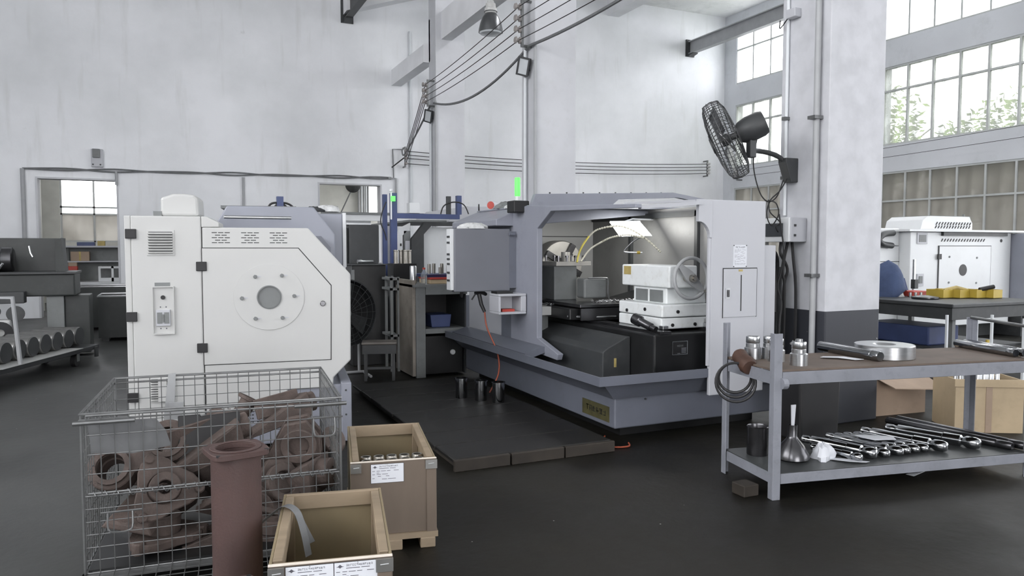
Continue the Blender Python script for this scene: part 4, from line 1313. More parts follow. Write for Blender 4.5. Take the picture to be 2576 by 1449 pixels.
MB().prism([(x * 1.0 + dx, z + dz) for (x, z), (dx, dz) in zip(dpts, ((-.004, -.006), (-.004, .006), (.004, .006), (.007, .003), (.007, -.006)))], 'xz', -.001, .002).build('door_gap', 'black', **K)
door = MB().prism(dpts, 'xz', -.006, .0).build('service_door', 'cream', bevel=.002, **K)
ROOTM[door.name] = Matrix()
n = 48
mb = MB(Matrix(((1, 0, 0, 1.073), (0, 0, -1, -.006), (0, 1, 0, 1.207), (0, 0, 0, 1))))
mb.ring([(.268 * math.cos(2 * math.pi * i / n), .262 * math.sin(2 * math.pi * i / n)) for i in range(n)], [(.092 * math.cos(2 * math.pi * i / n), .090 * math.sin(2 * math.pi * i / n)) for i in range(n)], 0, .006)
mb.build('cover_disc', 'cream', door, world=False, bevel=.001, seg=1)
MB().lathe([(.094, 0), (.094, -.012), (.086, -.014), (.086, .08), (.0, .08)], (1.073, -.008, 1.207), (0, 1, 0), 36).build('spindle_port', 'midgrey', door, world=False, smooth=True)
MB().lathe([(.0, -.003), (.083, -.003), (.083, 0), (0, 0)], (1.073, .05, 1.207), (0, 1, 0), 36).build('port_back', 'darksteel', door, world=False)
MB().cyl((1.073, .045, 1.207), (1.073, .047, 1.207), .012, n=12).build('port_hole', 'black', door, world=False)
src = None
for (x, z) in ((.97, 1.37), (1.171, 1.377), (.869, 1.202), (1.263, 1.213), (.967, 1.039), (1.171, 1.04)):
    if src is None:
        src = MB().lathe([(0, -.016), (.014, -.016), (.016, -.012), (.016, 0)], (0, 0, 0), (0, 1, 0), 6).build('disc_screw', 'midgrey', door, world=False)
        src.location = (x, -.012, z)
    else:
        piece(src, door, (x, -.012, z))
    MB().box(x + .005, x + .045, -.0135, -.012, z - .004, z + .006).build('slot', 'grey_l', door, world=False)
MB().lathe([(0, -.012), (.018, -.012), (.022, -.008), (.022, 0)], (1.484, -.006, 1.148), (0, 1, 0), 20).build('door_lock', 'darksteel', door, world=False, smooth=True)
src = None
for (x, z) in ((.088, 1.703), (.08, 1.075), (.075, .458), (.578, 1.454), (.572, .82)):
    if src is None:
        src = MB().box(-.038, .038, -.014, .006, -.036, .036).build('hinge', 'black', bevel=.004, **K)
        src.location = (x, -.004, z)
    else:
        piece(src, t, (x, -.004, z))


def grille(x0, x1, z0, z1, n, mid=False):
    g = MB().box(x0, x1, -.006, .0, z0, z1).build('vent_grille', 'cream', parent=t, world=False, bevel=.002)
    w = (z1 - z0 - .03) / n
    MB().box(x0 + .015, x1 - .015, -.009, -.006, z0 + .015, z1 - .015).build('vent_back', 'dark', g, world=False)
    s0 = None
    for i in range(n):
        z = z0 + .015 + i * w
        if s0 is None:
            s0 = MB().hexa([(x0 + .012, -.012, 0), (x1 - .012, -.012, 0), (x1 - .012, -.009, 0), (x0 + .012, -.009, 0), (x0 + .012, -.026, w * .25), (x1 - .012, -.026, w * .25), (x1 - .012, -.009, w * .72), (x0 + .012, -.009, w * .72)]).build('louver', 'cream', g, world=False)
            s0.location = (0, 0, z)
        else:
            piece(s0, g, (0, 0, z))
    if mid:
        MB().box((x0 + x1) / 2 - .03, (x0 + x1) / 2 + .03, -.03, -.006, z0 + .01, z1 - .01).build('vent_bar', 'cream', g, world=False)


grille(.195, .39, 1.538, 1.734, 8)
grille(.187, .379, .41, .605, 9, True)
# recessed main switch
MB().box(.23, .375, -.004, .0, .942, 1.30).build('switch_recess', 'cream', bevel=.001, **K)
mb = MB()
for (a, b, c, d) in ((.226, .379, .936, .944), (.226, .379, 1.296, 1.304), (.226, .232, .944, 1.296), (.373, .379, .944, 1.296)):
    mb.box(a, b, -.022, 0, c, d)
mb.build('recess_frame', 'cream', **K)
bk = MB().box(.25, .35, -.02, -.004, 1.0, 1.125).build('breaker', 'grey_l', bevel=.003, **K)
MB().box(.258, .292, -.024, -.02, 1.02, 1.105).box(.308, .342, -.024, -.02, 1.02, 1.105).box(.294, .306, -.03, -.02, 1.03, 1.09).build('breaker_toggles', 'midgrey', bk, world=False)
MB().cyl((.300, -.004, 1.219), (.300, -.016, 1.219), .016, n=14).build('push_button', 'black', **K)
mb = MB()
for x in (.28, .32):
    for z in (.98, 1.145):
        mb.box(x - .004, x + .004, -.0055, -.004, z - .005, z + .005)
mb.build('switch_marks', 'ink', kind='stuff', **K)
MB().box(.243, .351, -.003, 0, 1.305, 1.332).build('id_strip', 'midgrey', **K)
s0 = None
for gx in (.656, .871, 1.084):
    for r_ in range(5):
        z = 1.637 + r_ * .0195
        k = 3 if r_ % 2 == 0 else 2
        for i in range(k):
            x = gx + (.0 if k == 3 else .024) + i * .047
            if s0 is None:
                s0 = MB().box(0, .038, -.0012, 0.002, -.003, .003).build('vent_slot', 'black', **K)
                s0.location = (x, 0, z)
            else:
                piece(s0, t, (x, 0, z))
# base, perforated panel, body behind
MB().box(.584, 1.69, .02, 2.2, .02, .478).build('machine_base', 'bluegrey_l', bevel=.01, **K)
MB().box(1.62, 1.70, -.06, .9, .02, .50).build('chip_chute', 'bluegrey_l', bevel=.006, **K)
pp = MB().box(.60, 1.30, .012, .02, .18, .36).build('perforated_panel', 'bluegrey_l', **K)
ROOTM[pp.name] = Matrix()
mb = MB()
for gx in range(6):
    for i in range(5):
        for j in range(5):
            mb.box(.625 + gx * .113 + i * .019, .625 + gx * .113 + i * .019 + .011, .0112, .012, .205 + j * .028, .216 + j * .028)
mb.build('perforations', 'black', pp, world=False, kind='stuff')
mb = MB()
for z in (.44, .24):
    mb.cyl((1.655, -.06, z), (1.655, -.063, z), .008, n=10)
mb.build('base_screws', 'dark', kind='stuff', **K)
MB().prism([(.60, .48), (.60, 1.80), (.70, 1.97), (1.45, 1.97), (1.64, 1.72), (1.64, .48)], 'xz', .9, 2.15).build('machine_body', 'bluegrey_p', bevel=.012, **K)
MB().box(.61, 1.3, 1.4, 2.1, 1.972, 2.0).build('body_top', 'midgrey', **K)
MB().prism([(.62, .48), (.62, 1.7), (1.5, 1.7), (1.58, 1.6), (1.58, .48)], 'xz', .55, .9).build('headstock_body', 'bluegrey', **K)
OPM = Matrix.Translation((-.23, -.2, 0))
op = MB(OPM).box(1.42, 1.98, 1.75, 2.05, 1.42, 1.94).build('operator_panel', 'bluegrey_p', bevel=.01, **K)
ROOTM[op.name] = Matrix()
MB(OPM).box(1.98, 2.015, 1.74, 2.3, 1.40, 1.95).build('panel_face', 'cream2', op, world=False, bevel=.004)
MB(OPM).box(2.015, 2.018, 1.84, 2.1, 1.7, 1.86).box(2.015, 2.018, 1.84, 2.1, 1.46, 1.6).build('panel_screen', 'screen', op, world=False)
MB(OPM).box(1.70, 1.76, 1.742, 1.75, 1.83, 1.89).build('panel_label', 'black', op, world=False)
MB().tube([(.70, .60, 1.86), (1.25, .70, 1.86)], .014, 10).build('chrome_bar', 'steel', smooth=True, **K)
t = thing('rag', 'crumpled white work gloves lying on the grey machine top beside the dim doorway', 'gloves', (1.5, 8.0, 1.97))
rnd = random.Random(12)


def rag(parent, c, sx, sy, sz, m, seed, name='cloth'):
    rnd = random.Random(seed)
    prof, vs, fs = [], [], []
    n, k = 18, 6
    for i in range(k):
        f = i / (k - 1)
        for j in range(n):
            a = 2 * math.pi * j / n
            r_ = math.cos(f * math.pi / 2) ** .6 * (1 + .35 * math.sin(3 * a + seed) * (1 - f) + rnd.uniform(-.14, .14)) + .001
            vs.append((c[0] + sx * r_ * math.cos(a), c[1] + sy * r_ * math.sin(a), c[2] + sz * math.sin(f * math.pi / 2) * (1 + rnd.uniform(-.25, .1)) if i else c[2]))
    for i in range(k - 1):
        fs += [(i * n + j, i * n + (j + 1) % n, (i + 1) * n + (j + 1) % n, (i + 1) * n + j) for j in range(n)]
    fs += [tuple(range(n - 1, -1, -1)), tuple(range((k - 1) * n, k * n))]
    return MB()._add(vs, fs).build(name, m, parent, smooth=True)


rag(t, (1.52, 8.02, 1.975), .14, .09, .07, 'cloth', 5, 'glove')
rag(t, (1.36, 7.98, 1.975), .10, .08, .05, 'dark', 8, 'glove')
t = thing('blue_post', 'blue post with looped black hoses at its top behind the cream machine', 'post', (1.12, 8.75, 0))
MB().box(1.09, 1.16, 8.72, 8.8, 0, 2.17).build('post', 'blue', t)
for dx in (-.02, .05):
    MB().tube(smoothpath([(1.0 + dx, 8.75, 1.99), (1.04 + dx, 8.75, 2.08), (1.12 + dx, 8.75, 2.1), (1.2 + dx, 8.75, 2.07), (1.26 + dx, 8.75, 1.99)], 5), .012, 6).build('hose', 'rubber', t, smooth=True)

# ------------------------------------------------------------------ wire cage with castings
CG = (-.385, 3.815, 0)
CR = R(-4.5)
CW, CD = 1.14, .98
t = thing('wire_cage', 'galvanised wire mesh cage full of rusty castings in front of the cream machine', 'cage', CG, CR)
K = dict(parent=t, world=False)


def mesh_panel(name, w, z0, z1, mx, dv, dh, r=.0023, rim=None):
    mb = MB(mx)
    n = max(1, round(w / dv))
    for i in range(n + 1):
        x = w * i / n
        mb.tube([(x, 0, z0), (x, 0, z1)], r, 5)
    n = max(1, round((z1 - z0) / dh))
    for i in range(n + 1):
        z = z0 + (z1 - z0) * i / n
        mb.tube([(0, .004, z), (w, .004, z)], r if i not in (0, n) else r * 1.9, 5)
    return mb.build(name, 'wire', **K)


mesh_panel('back_panel', CW, .12, .85, Matrix.Translation((0, CD, 0)), .06, .062)
mesh_panel('front_lower_panel', CW, .12, .475, Matrix(), .06, .062)
mesh_panel('front_flap', CW - .04, .49, .845, Matrix.Translation((.02, -.012, 0)), .058, .085, .0027)
mesh_panel('side_panel', CD, .12, .85, Matrix.Rotation(R(90), 4, 'Z'), .055, .062)
mesh_panel('side_panel', CD, .12, .85, Matrix.Translation((CW, 0, 0)) @ Matrix.Rotation(R(90), 4, 'Z'), .055, .062)
mesh_panel('floor_panel', CW, 0, CD, Matrix.Translation((0, 0, .12)) @ Matrix.Rotation(R(-90), 4, 'X') @ Matrix.Scale(-1, 4, (0, 0, 1)), .06, .06)
mb = MB()
for z in (.853, .826):
    mb.tube([(-.006, -.006, z), (CW + .006, -.006, z), (CW + .006, CD + .006, z), (-.006, CD + .006, z)], .0055, 6, True)
mb.tube([(-.03, -.016, .815), (.22, -.016, .815)], .010, 8).tube([(CW - .22, -.016, .825), (CW + .03, -.016, .825)], .010, 8)
mb.build('top_rim', 'wire', **K)
mb = MB()
for (x, y) in ((0, 0), (CW, 0), (CW, CD), (0, CD)):
    mb.tube([(x, y, .0), (x, y, .85)], .007, 6)
    mb.box(x - .03, x + .03, y - .03, y + .03, 0, .02)
for (a, b) in (((0, 0), (CW, 0)), ((0, CD), (CW, CD)), ((0, 0), (0, CD)), ((CW, 0), (CW, CD))):
    mb.box(min(a[0], b[0]) - .012, max(a[0], b[0]) + .012, min(a[1], b[1]) - .012, max(a[1], b[1]) + .012, .09, .12)
mb.build('corner_frame', 'wire', **K)
MB().box(.01, CW - .01, .01, CD - .01, .124, .132).build('floor_sheet', 'oilblack', **K)
mb = MB()
pts = []
for i in range(23 * 8):
    a = 2 * math.pi * i / 8
    pts.append((.03 + (CW - .06) * i / 184, -.006 + .014 * math.cos(a), .482 + .014 * math.sin(a)))
mb.tube(pts, .0026, 4)
mb.build('spiral_hinge', 'wire', **K)
for (x, z) in ((.10, .40), (CW - .13, .76)):
    mb = MB().tube(smoothpath([(x, -.02, z), (x, -.03, z - .07), (x + .02, -.03, z - .09), (x + .08, -.03, z - .09), (x + .10, -.03, z - .07), (x + .10, -.02, z)], 4), .0045, 6)
    mb.tube([(x - .03, -.02, z), (x + .14, -.02, z)], .005, 6)
    mb.build('latch_handle', 'wire', **K)
t_cage = t
CM = ROOTM[t.name]


def circ(r, n=24, cx=0, cy=0, ph=0):
    return [(cx + r * math.cos(2 * math.pi * i / n + ph), cy + r * math.sin(2 * math.pi * i / n + ph)) for i in range(n)]


def oval(w, h, n=24, p=2.6):
    out = []
    for i in range(n):
        a = 2 * math.pi * i / n
        c, s_ = math.cos(a), math.sin(a)
        out.append((w * math.copysign(abs(c) ** (2 / p), c), h * math.copysign(abs(s_) ** (2 / p), s_)))
    return out


def casting(kind, label, loc, rot, sc=1.0, m='rust'):
    """one foundry casting, placed in the cage's own coordinates"""
    mx = CM @ Matrix.Translation(loc) @ Matrix.Rotation(rot[2], 4, 'Z') @ Matrix.Rotation(rot[1], 4, 'Y') @ Matrix.Rotation(rot[0], 4, 'X') @ Matrix.Scale(sc, 4)
    w = mx.translation
    t = thing('rusty_casting' if m == 'rust' else 'casting', label, 'casting', (w.x, w.y, max(.13, w.z - .1)))
    mb = MB(mx)
    if kind == 'twin':           # long flange with two bored bosses
        mb2 = MB(mx)
        for cx in (-.13, .13):
            mb.ring(circ(.105, 24, cx), circ(.062, 24, cx), -.035, .035)
            mb2.ring(circ(.085, 24, cx), circ(.062, 24, cx), .035, .055)
            mb2.ring(circ(.09, 24, cx), circ(.055, 24, cx), -.12, -.035)
        mb.box(-.06, .06, -.07, .07, -.034, .034)
        mb.build('flange', m, t, bevel=.006, seg=1)
        mb2.build('boss', m, t)
    elif kind == 'hub':          # round hub with lobes
        mb.ring(circ(.075), circ(.034), -.05, .09)
        mb2 = MB(mx)
        mb2.ring([(x * (1 + .18 * math.cos(3 * math.atan2(y, x))), y * (1 + .18 * math.cos(3 * math.atan2(y, x)))) for x, y in circ(.15)], circ(.076), -.02, .02)
        for k in range(3):
            a = R(120 * k)
            mb2.cyl((.165 * math.cos(a), .165 * math.sin(a), -.025), (.165 * math.cos(a), .165 * math.sin(a), .03), .026, n=12)
        mb.build('hub', m, t, bevel=.004, seg=1)
        mb2.build('flange', m, t, bevel=.006, seg=1)
    elif kind == 'bracket':      # ribbed bearing bracket
        mb.prism([(-.2, -.1), (-.2, -.07), (-.06, -.04), (.0, .12), (.10, .15), (.17, .08), (.2, -.06), (.2, -.1)], 'xz', -.05, -.02)
        mb.prism([(-.2, -.1), (-.2, -.07), (-.06, -.04), (.0, .12), (.10, .15), (.17, .08), (.2, -.06), (.2, -.1)], 'xz', .05, .08)
        mb.box(-.21, .21, -.07, .10, -.115, -.09)
        mb2 = MB(mx @ Matrix.Translation((.08, -.06, .03)) @ Matrix.Rotation(R(-90), 4, 'X'))
        mb2.ring(circ(.085), circ(.05), -.02, .17)
        mb.build('web', m, t, bevel=.004, seg=1)
        mb2.build('bearing_ring', m, t, bevel=.004, seg=1)
    elif kind == 'wedge':        # trough-shaped wedge
        mb.hexa([(-.2, -.1, -.06), (.2, -.1, -.03), (.2, .1, -.03), (-.2, .1, -.06), (-.2, -.08, -.03), (.2, -.1, .12), (.2, .1, .12), (-.2, .08, -.03)])
        mb2 = MB(mx).box(-.10, .16, -.02, .02, .03, .15).cyl((.19, 0, .05), (.25, 0, .05), .06, n=16)
        mb.build('body', m, t, bevel=.01, seg=2)
        mb2.build('rib', m, t, bevel=.004, seg=1)
    elif kind == 'elbow':        # pump elbow with two flanges
        pts = smoothpath([(-.15, 0, 0), (-.05, 0, .0), (.06, 0, .05), (.1, 0, .16)], 5)
        mb.tube(pts, .06, 16)
        mb.build('pipe_bend', m, t, smooth=True)
        MB(mx @ Matrix.Translation((-.15, 0, 0)) @ Matrix.Rotation(R(90), 4, 'Y')).ring(oval(.1, .1), circ(.045), -.012, .012).build('flange', m, t, bevel=.003, seg=1)
        MB(mx @ Matrix.Translation((.105, 0, .17)) @ Matrix.Rotation(R(14), 4, 'Y')).ring(circ(.09), circ(.045), -.012, .012).build('flange', m, t, bevel=.003, seg=1)
    return t


casting('twin', 'long rusty casting with two bored bosses leaning in the near corner of the cage', (.20, .33, .56), (R(58), R(-22), R(8)), 1.05)
casting('hub', 'round rusty hub casting with a central bore low behind the cage mesh', (.32, .13, .44), (R(68), R(8), R(6)), .95)
casting('wedge', 'slanted rusty wedge casting below the black plate in the cage', (.46, .35, .55), (R(10), R(-14), R(10)), 1.1)
casting('bracket', 'rusty bearing bracket with a ring at the far end of the cage', (.88, .40, .53), (R(6), R(8), R(-8)), 1.1)
casting('wedge', 'pale rusty wedge casting topmost in the cage beside the back mesh', (.86, .66, .615), (R(-12), R(-10), R(12)), .95)
casting('elbow', 'rusty elbow casting lying high against the back mesh of the cage', (.62, .78, .60), (R(20), R(10), R(50)), .8)
casting('bracket', 'rusty bracket casting tipped over low in the cage behind the brown pipe', (.75, .22, .36), (R(-30), R(25), R(20)), 1.2)
casting('hub', 'lobed rusty hub casting in the middle of the cage behind the twin-bore casting', (.42, .62, .48), (R(40), R(-30), R(0)), 1.0)
casting('wedge', 'dark rusty wedge casting on the cage bottom in the near corner', (.25, .35, .30), (R(10), R(6), R(70)), 1.25)
casting('wedge', 'dark rusty wedge casting on the cage bottom under the ring bracket', (.85, .42, .30), (R(0), R(-6), R(-30)), 1.3)
casting('elbow', 'rusty elbow casting half buried at the middle of the cage bottom', (.55, .5, .33), (R(0), R(0), R(130)), 1.3)
casting('twin', 'rusty twin-bore casting flat on the cage bottom behind the others', (.6, .75, .36), (R(10), R(6), R(20)), 1.2)
casting('bracket', 'rusty bracket casting standing against the back mesh near the cage corner', (.24, .78, .40), (R(-14), R(8), R(15)), 1.05)
casting('hub', 'rusty hub casting lying flat on the cage bottom at the front', (.30, .22, .19), (R(4), R(3), R(0)), 1.1)
casting('bracket', 'dark rusty bracket casting lying on the cage bottom behind the tall pipe', (.62, .20, .24), (R(2), R(-4), R(5)), 1.2)
casting('twin', 'rusty twin-bore casting at the cage bottom beside the crate', (.92, .25, .19), (R(5), R(4), R(40)), 1.0)
casting('elbow', 'small rusty elbow casting by the outer side mesh of the cage', (1.02, .6, .45), (R(60), R(10), R(20)), .9)
pm = CM @ Matrix.Translation((.38, .30, .565)) @ Matrix.Rotation(R(3), 4, 'Z') @ Matrix.Rotation(R(-6), 4, 'X')
w = pm.translation
t = thing('steel_plate', 'black notched steel plate standing upright among the castings in the cage', 'plate', (w.x, w.y, .5))
MB(pm).prism([(-.005, -.04), (-.005, .185), (.10, .185), (.10, .175), (.29, .185), (.29, -.04)], 'xz', -.012, .012).build('plate', 'black', t, bevel=.003, seg=1)
pm = CM @ Matrix.Translation((.03, .04, 0))
t = thing('haze_sheet', 'thin grey sheet standing in for haze inside the near corner of the wire cage', 'sheet', tuple((CM @ Vector((.1, .1, .6)))))  # flat grey sheet added to imitate a hazy patch
MB(CM)._add([(.02, .03, .82), (.14, .035, .81), (.30, .05, .80), (.34, .06, .74), (.36, .08, .66), (.20, .07, .64), (.03, .05, .66)] + [(.02, .034, .82), (.14, .039, .81), (.30, .054, .80), (.34, .064, .74), (.36, .084, .66), (.20, .074, .64), (.03, .054, .66)],
            [(0, 1, 5, 6), (1, 2, 3, 5), (3, 4, 5), (7, 13, 12, 8), (8, 12, 10, 9), (10, 12, 11), (0, 7, 8, 1), (1, 8, 9, 2), (2, 9, 10, 3), (3, 10, 11, 4), (4, 11, 12, 5), (5, 12, 13, 6), (6, 13, 7, 0)]).build('sheet', 'cable', t)
t = thing('packing_strip', 'torn strip of pale wrapping hooked over the back mesh of the cage', 'strip', tuple((CM @ Vector((.38, .95, .6)))))
SM = CM @ Matrix.Translation((-.09, 0, 0))
MB(SM).hexa([(.34, .955, .60), (.39, .955, .52), (.39, .965, .52), (.34, .965, .60), (.37, .955, .865), (.41, .955, .87), (.41, .965, .87), (.37, .965, .865)]).build('strip', 'grey_m', t)
MB(SM).hexa([(.38, .94, .60), (.44, .94, .60), (.44, .95, .60), (.38, .95, .60), (.37, .94, .70), (.45, .94, .70), (.45, .95, .70), (.37, .95, .70)]).build('strip', 'grey_m', t)

# ------------------------------------------------------------------ flanged pipes
def flanged_pipe(label, loc, h, r, yaw, low_flange=True):
    t = thing('flanged_pipe', label, 'pipe', loc, yaw)
    K = dict(parent=t, world=False)
    mb = MB()
    mb.lathe([(r - .018, .02), (r, .02), (r, h - .02), (r - .018, h - .02)], n=40, closed=True)
    mb.build('barrel', 'primer', smooth=True, **K)
    f = r * 1.17
    q = MB()
    pts = oval(f, f, 40, 5.0)
    ca, sa = math.cos(R(0)), math.sin(R(0))
    q.ring(pts, circ(r - .02, 40), h - .024, h)
    q.lathe([(r - .02, h), (r + .004, h), (r + .002, h + .005), (r - .02, h + .005)], n=40, closed=True)
    fl = q.build('top_flange', 'primer', bevel=.003, seg=1, **K)
    s0 = None
    for k in range(4):
        a = R(45 + 90 * k)
        p = (f * 1.17 * math.cos(a), f * 1.17 * math.sin(a), h)
        if s0 is None:
            s0 = MB().cyl((0, 0, -.006), (0, 0, .0008), .0085, n=14).build('bolt_hole', 'black', fl, world=False)
            s0.location = p
        else:
            piece(s0, fl, p)
    MB().lathe([(r - .018, .0), (r * 1.25, 0), (r * 1.25, .022), (r - .018, .022)], n=40, closed=True).build('bottom_flange', 'primer', bevel=.003, seg=1, **K)
    return t


flanged_pipe('tall red-brown pipe with a square four-hole flange standing before the cage', (.228, 3.29, 0), .765, .1, R(12))
flanged_pipe('short red-brown pipe whose round rim just shows below the tall flanged pipe', (.17, 2.74, 0), .40, .085, R(12))

# ------------------------------------------------------------------ plywood crates
def crate(label, loc, rot, w, d, h, z0, labels, dirty=False):
    t = thing('plywood_crate', label, 'crate', loc, rot)
    K = dict(parent=t, world=False)
    th = .012
    b = .035
    MB().box(0, w, 0, th, z0, h).build('front_board', 'ply', bevel=.002, seg=1, **K)
    MB().box(0, w, d - th, d, z0, h).build('back_board', 'ply_in', bevel=.002, seg=1, **K)
    MB().box(0, th, th, d - th, z0, h - .002).build('side_board', 'ply_in', bevel=.002, seg=1, **K)
    MB().box(w - th, w, th, d - th, z0, h - .002).build('side_board', 'ply_in', bevel=.002, seg=1, **K)
    MB().box(th, w - th, th, d - th, z0, z0 + .015).build('bottom_board', 'ply_in', **K)
    for (x0, x1, y0, y1) in ((th, w - th, th, th + .012), (th, w - th, d - th - b * .7, d - th), (th, th + b, th + b, d - th - b), (w - th - b, w - th, th + b, d - th - b)):
        MB().box(x0, x1, y0, y1, h - .065, h + .003).build('top_batten', 'batten', bevel=.003, seg=1, **K)
    for (x, y) in ((th, th + .013), (w - th - b, th + .013), (th, d - th - b), (w - th - b, d - th - b)):
        MB().box(x, x + b, y, y + b, z0 + .015, h - .066).build('corner_batten', 'batten', bevel=.003, seg=1, **K)
    MB().box(0, w, -.001, .013, h, h + .004).build('sawn_edge', 'edge', **K)
    MB().box(w - .055, w - .002, -.012, 0, z0 - .01, h - .05).build('outer_batten', 'ply', bevel=.003, seg=1, **K)
    for x in (.02, w / 2 - .04, w - .09):
        MB().box(x, x + .08, -.02, d + .01, 0, z0 - .03).build('skid', 'batten', bevel=.004, seg=1, **K)
    MB().box(-.005, w + .005, -.015, .08, z0 - .03, z0).build('skid_board', 'batten', **K)
    MB().box(-.005, w + .005, d - .08, d, z0 - .03, z0).build('skid_board', 'batten', **K)
    for x0, x1 in ((0, .055), (w - .06, w + .002)):
        MB().box(x0, x1, -.016, .0, h - .05, h - .003).build('corner_tin', 'tin', **K)
        MB().tube([(x0 + .015, -.018, h - .022), (x0 + .045, -.018, h - .02)], .002, 5).build('staple', 'steel', **K)
    for (x0, x1, zt) in labels:
        lh = (x1 - x0) * .58
        s_ = (x1 - x0) / .165
        lb = MB().box(x0, x1, -.0025, 0, zt - lh, zt).build('shipping_label', 'paper', **K)
        e = .0022 * s_
        MB().box(x0 - e, x1 + e, -.0015, 0, zt - lh - e, zt + e).build('label_border', 'black', **K)
        q = MB(Matrix.Translation((0, -.0025, 0)))
        q.prism([(x0 + .012 * s_, zt - .014 * s_), (x0 + .020 * s_, zt - .007 * s_), (x0 + .028 * s_, zt - .014 * s_), (x0 + .020 * s_, zt - .021 * s_)], 'xz', -.0006, 0)
        q.prism([(x0 + .006 * s_, zt - .015 * s_), (x0 + .016 * s_, zt - .0125 * s_), (x0 + .016 * s_, zt - .0165 * s_)], 'xz', -.0006, 0)
        q.prism([(x0 + .034 * s_, zt - .015 * s_), (x0 + .024 * s_, zt - .0125 * s_), (x0 + .024 * s_, zt - .0165 * s_)], 'xz', -.0006, 0)
        glyphs(q, x0 + .041 * s_, zt - .0145 * s_, .095 * s_, .0075 * s_, 13, 7)
        rnd = random.Random(5)
        for (zz, segs) in ((.0205, ((.041, .09), (.095, .125))), (.033, ((.006, .02), (.028, .045), (.05, .075), (.08, .098), (.115, .14))), (.043, ((.028, .042),)),
                           (.050, ((.006, .02), (.028, .05), (.056, .085))), (.060, ((.034, .05), (.075, .092))), (.070, ((.006, .018),)), (.075, ((.055, .08), (.085, .125)))):
            for a, b_ in segs:
                q.box(x0 + a * s_, x0 + b_ * s_, -.0005, 0, zt - zz * s_ - .0022 * s_, zt - zz * s_)
        q.build('label_print', 'ink', lb, world=False)
        MB().cyl(((x0 + x1) / 2, -.0026, zt - .002), ((x0 + x1) / 2, -.004, zt - .002), .002, n=8).build('label_pin', 'steel', lb, world=False)
    return t


c1 = crate('open plywood crate with one shipping label, beside the cage under the cream machine', (.825, 3.84, 0), R(-11), .45, .84, .475, .085, [(.105, .275, .462)])
c2 = crate('open plywood crate nearest the camera with two shipping labels and a loose strap', (.285, 2.70, 0), R(-11.5), .435, .80, .475, .085, [(.06, .225, .468), (.228, .393, .468)])
c1m = Matrix.Translation((.825, 3.84, 0)) @ Matrix.Rotation(R(-11), 4, 'Z')
src = None
for k in range(2):
    for i in range(5):
        p = tuple(c1m @ Vector((.088 + i * .07, .12 + k * .085, .30)))
        lb = 'dull steel sleeve in the labelled crate, %s row, %s from the cage side' % (('front', 'back')[k], ('first', 'second', 'third', 'fourth', 'fifth')[i])
        if src is None:
            src = thing('steel_sleeve', lb, 'sleeve', p, R(-11), 'steel sleeves in the crate')
            MB().lathe([(.033, 0), (.033, .135), (.028, .15), (.020, .15), (.02, 0)], n=20, closed=True).build('shell', 'chuck', src, world=False, smooth=True)
        else:
            dup(src, p, label=lb)
t = thing('packing_block', 'pale wooden packing block under the steel sleeves in the labelled crate', 'block', tuple(c1m @ Vector((.22, .25, .1))), R(-11))
MB().box(-.16, .16, -.17, .10, .0, .199).build('block', 'batten', t, world=False, bevel=.004)
c2m = Matrix.Translation((.285, 2.70, 0)) @ Matrix.Rotation(R(-11.5), 4, 'Z')
t = thing('packing_strap', 'loose grey packing strap hanging over the rim of the nearest crate', 'strap', tuple(c2m @ Vector((.02, .55, .4))))
pts = smoothpath([(-.10, .62, .40), (-.03, .62, .455), (.02, .60, .49), (.07, .56, .47), (.10, .50, .40), (.12, .45, .32)], 6)
mb = MB(c2m)
for i in range(len(pts) - 1):
    a, b = pts[i], pts[i + 1]
    o_ = Vector((.012, .014, 0))
    tk = Vector((0, 0, .0015))
    mb.hexa([a - o_, b - o_, b + o_, a + o_, a - o_ + tk, b - o_ + tk, b + o_ + tk, a + o_ + tk])
pts2 = smoothpath([(.075, .55, .46), (.10, .55, .40), (.13, .54, .34)], 6)
for i in range(len(pts2) - 1):
    a, b = pts2[i], pts2[i + 1]
    mb.hexa([a - o_, b - o_, b + o_, a + o_, a - o_ + tk, b - o_ + tk, b + o_ + tk, a + o_ + tk])
mb.build('band', 'cable', t)

# ------------------------------------------------------------------ steel work table on the right of the aisle
TB = (3.46, 3.57, 0)
TR = R(-10.3)
TW, TD = 2.0, .60
t = thing('work_table', 'grey two-tier steel work table with corner posts, loaded with turned parts', 'table', TB, TR)
K = dict(parent=t, world=False)


def angle_leg(x, y, h, sx, sy):
    s_ = .055
    mb = MB()
    mb.box(x, x + sx * s_, y, y + sy * .007, 0, h)
    mb.box(x, x + sx * .007, y + sy * .007, y + sy * s_, 0, h)
    mb.build('leg', 'tabsteel', bevel=.002, seg=1, **K)


angle_leg(-.03, -.03, 1.06, 1, 1)
angle_leg(-.03, TD, 1.07, 1, -1)
angle_leg(TW + .01, -.03, 1.17, -1, 1)
angle_leg(TW + .12, TD, 1.06, -1, -1)
for (z0, z1) in ((.735, .815), (.10, .165)):
    MB().box(.03, TW - .03, -.025, -.018, z0, z1).box(.03, TW - .03, -.018, .02, z1 - .007, z1).build('front_rail', 'tabsteel', bevel=.002, seg=1, **K)
    MB().box(.03, TW + .05, TD - .01, TD - .003, z0, z1).build('back_rail', 'tabsteel', **K)
    MB().box(-.022, -.015, .03, TD - .06, z0, z1).build('side_rail', 'tabsteel', **K)
    MB().box(TW - .0, TW + .007, .03, TD - .06, z0, z1).build('side_rail', 'tabsteel', **K)
MB().box(-.01, TW - .003, -.017, TD - .012, .817, .83).build('table_top', 'tabtop', **K)
MB().box(-.01, TW - .003, -.017, TD - .012, .154, .168).build('lower_shelf', 'shelf', **K)
MB().tube([(TW + .09, TD - .02, 1.06), (TW - .02, -.02, 1.05)], .012, 8).build('end_rod', 'wire', smooth=True, **K)
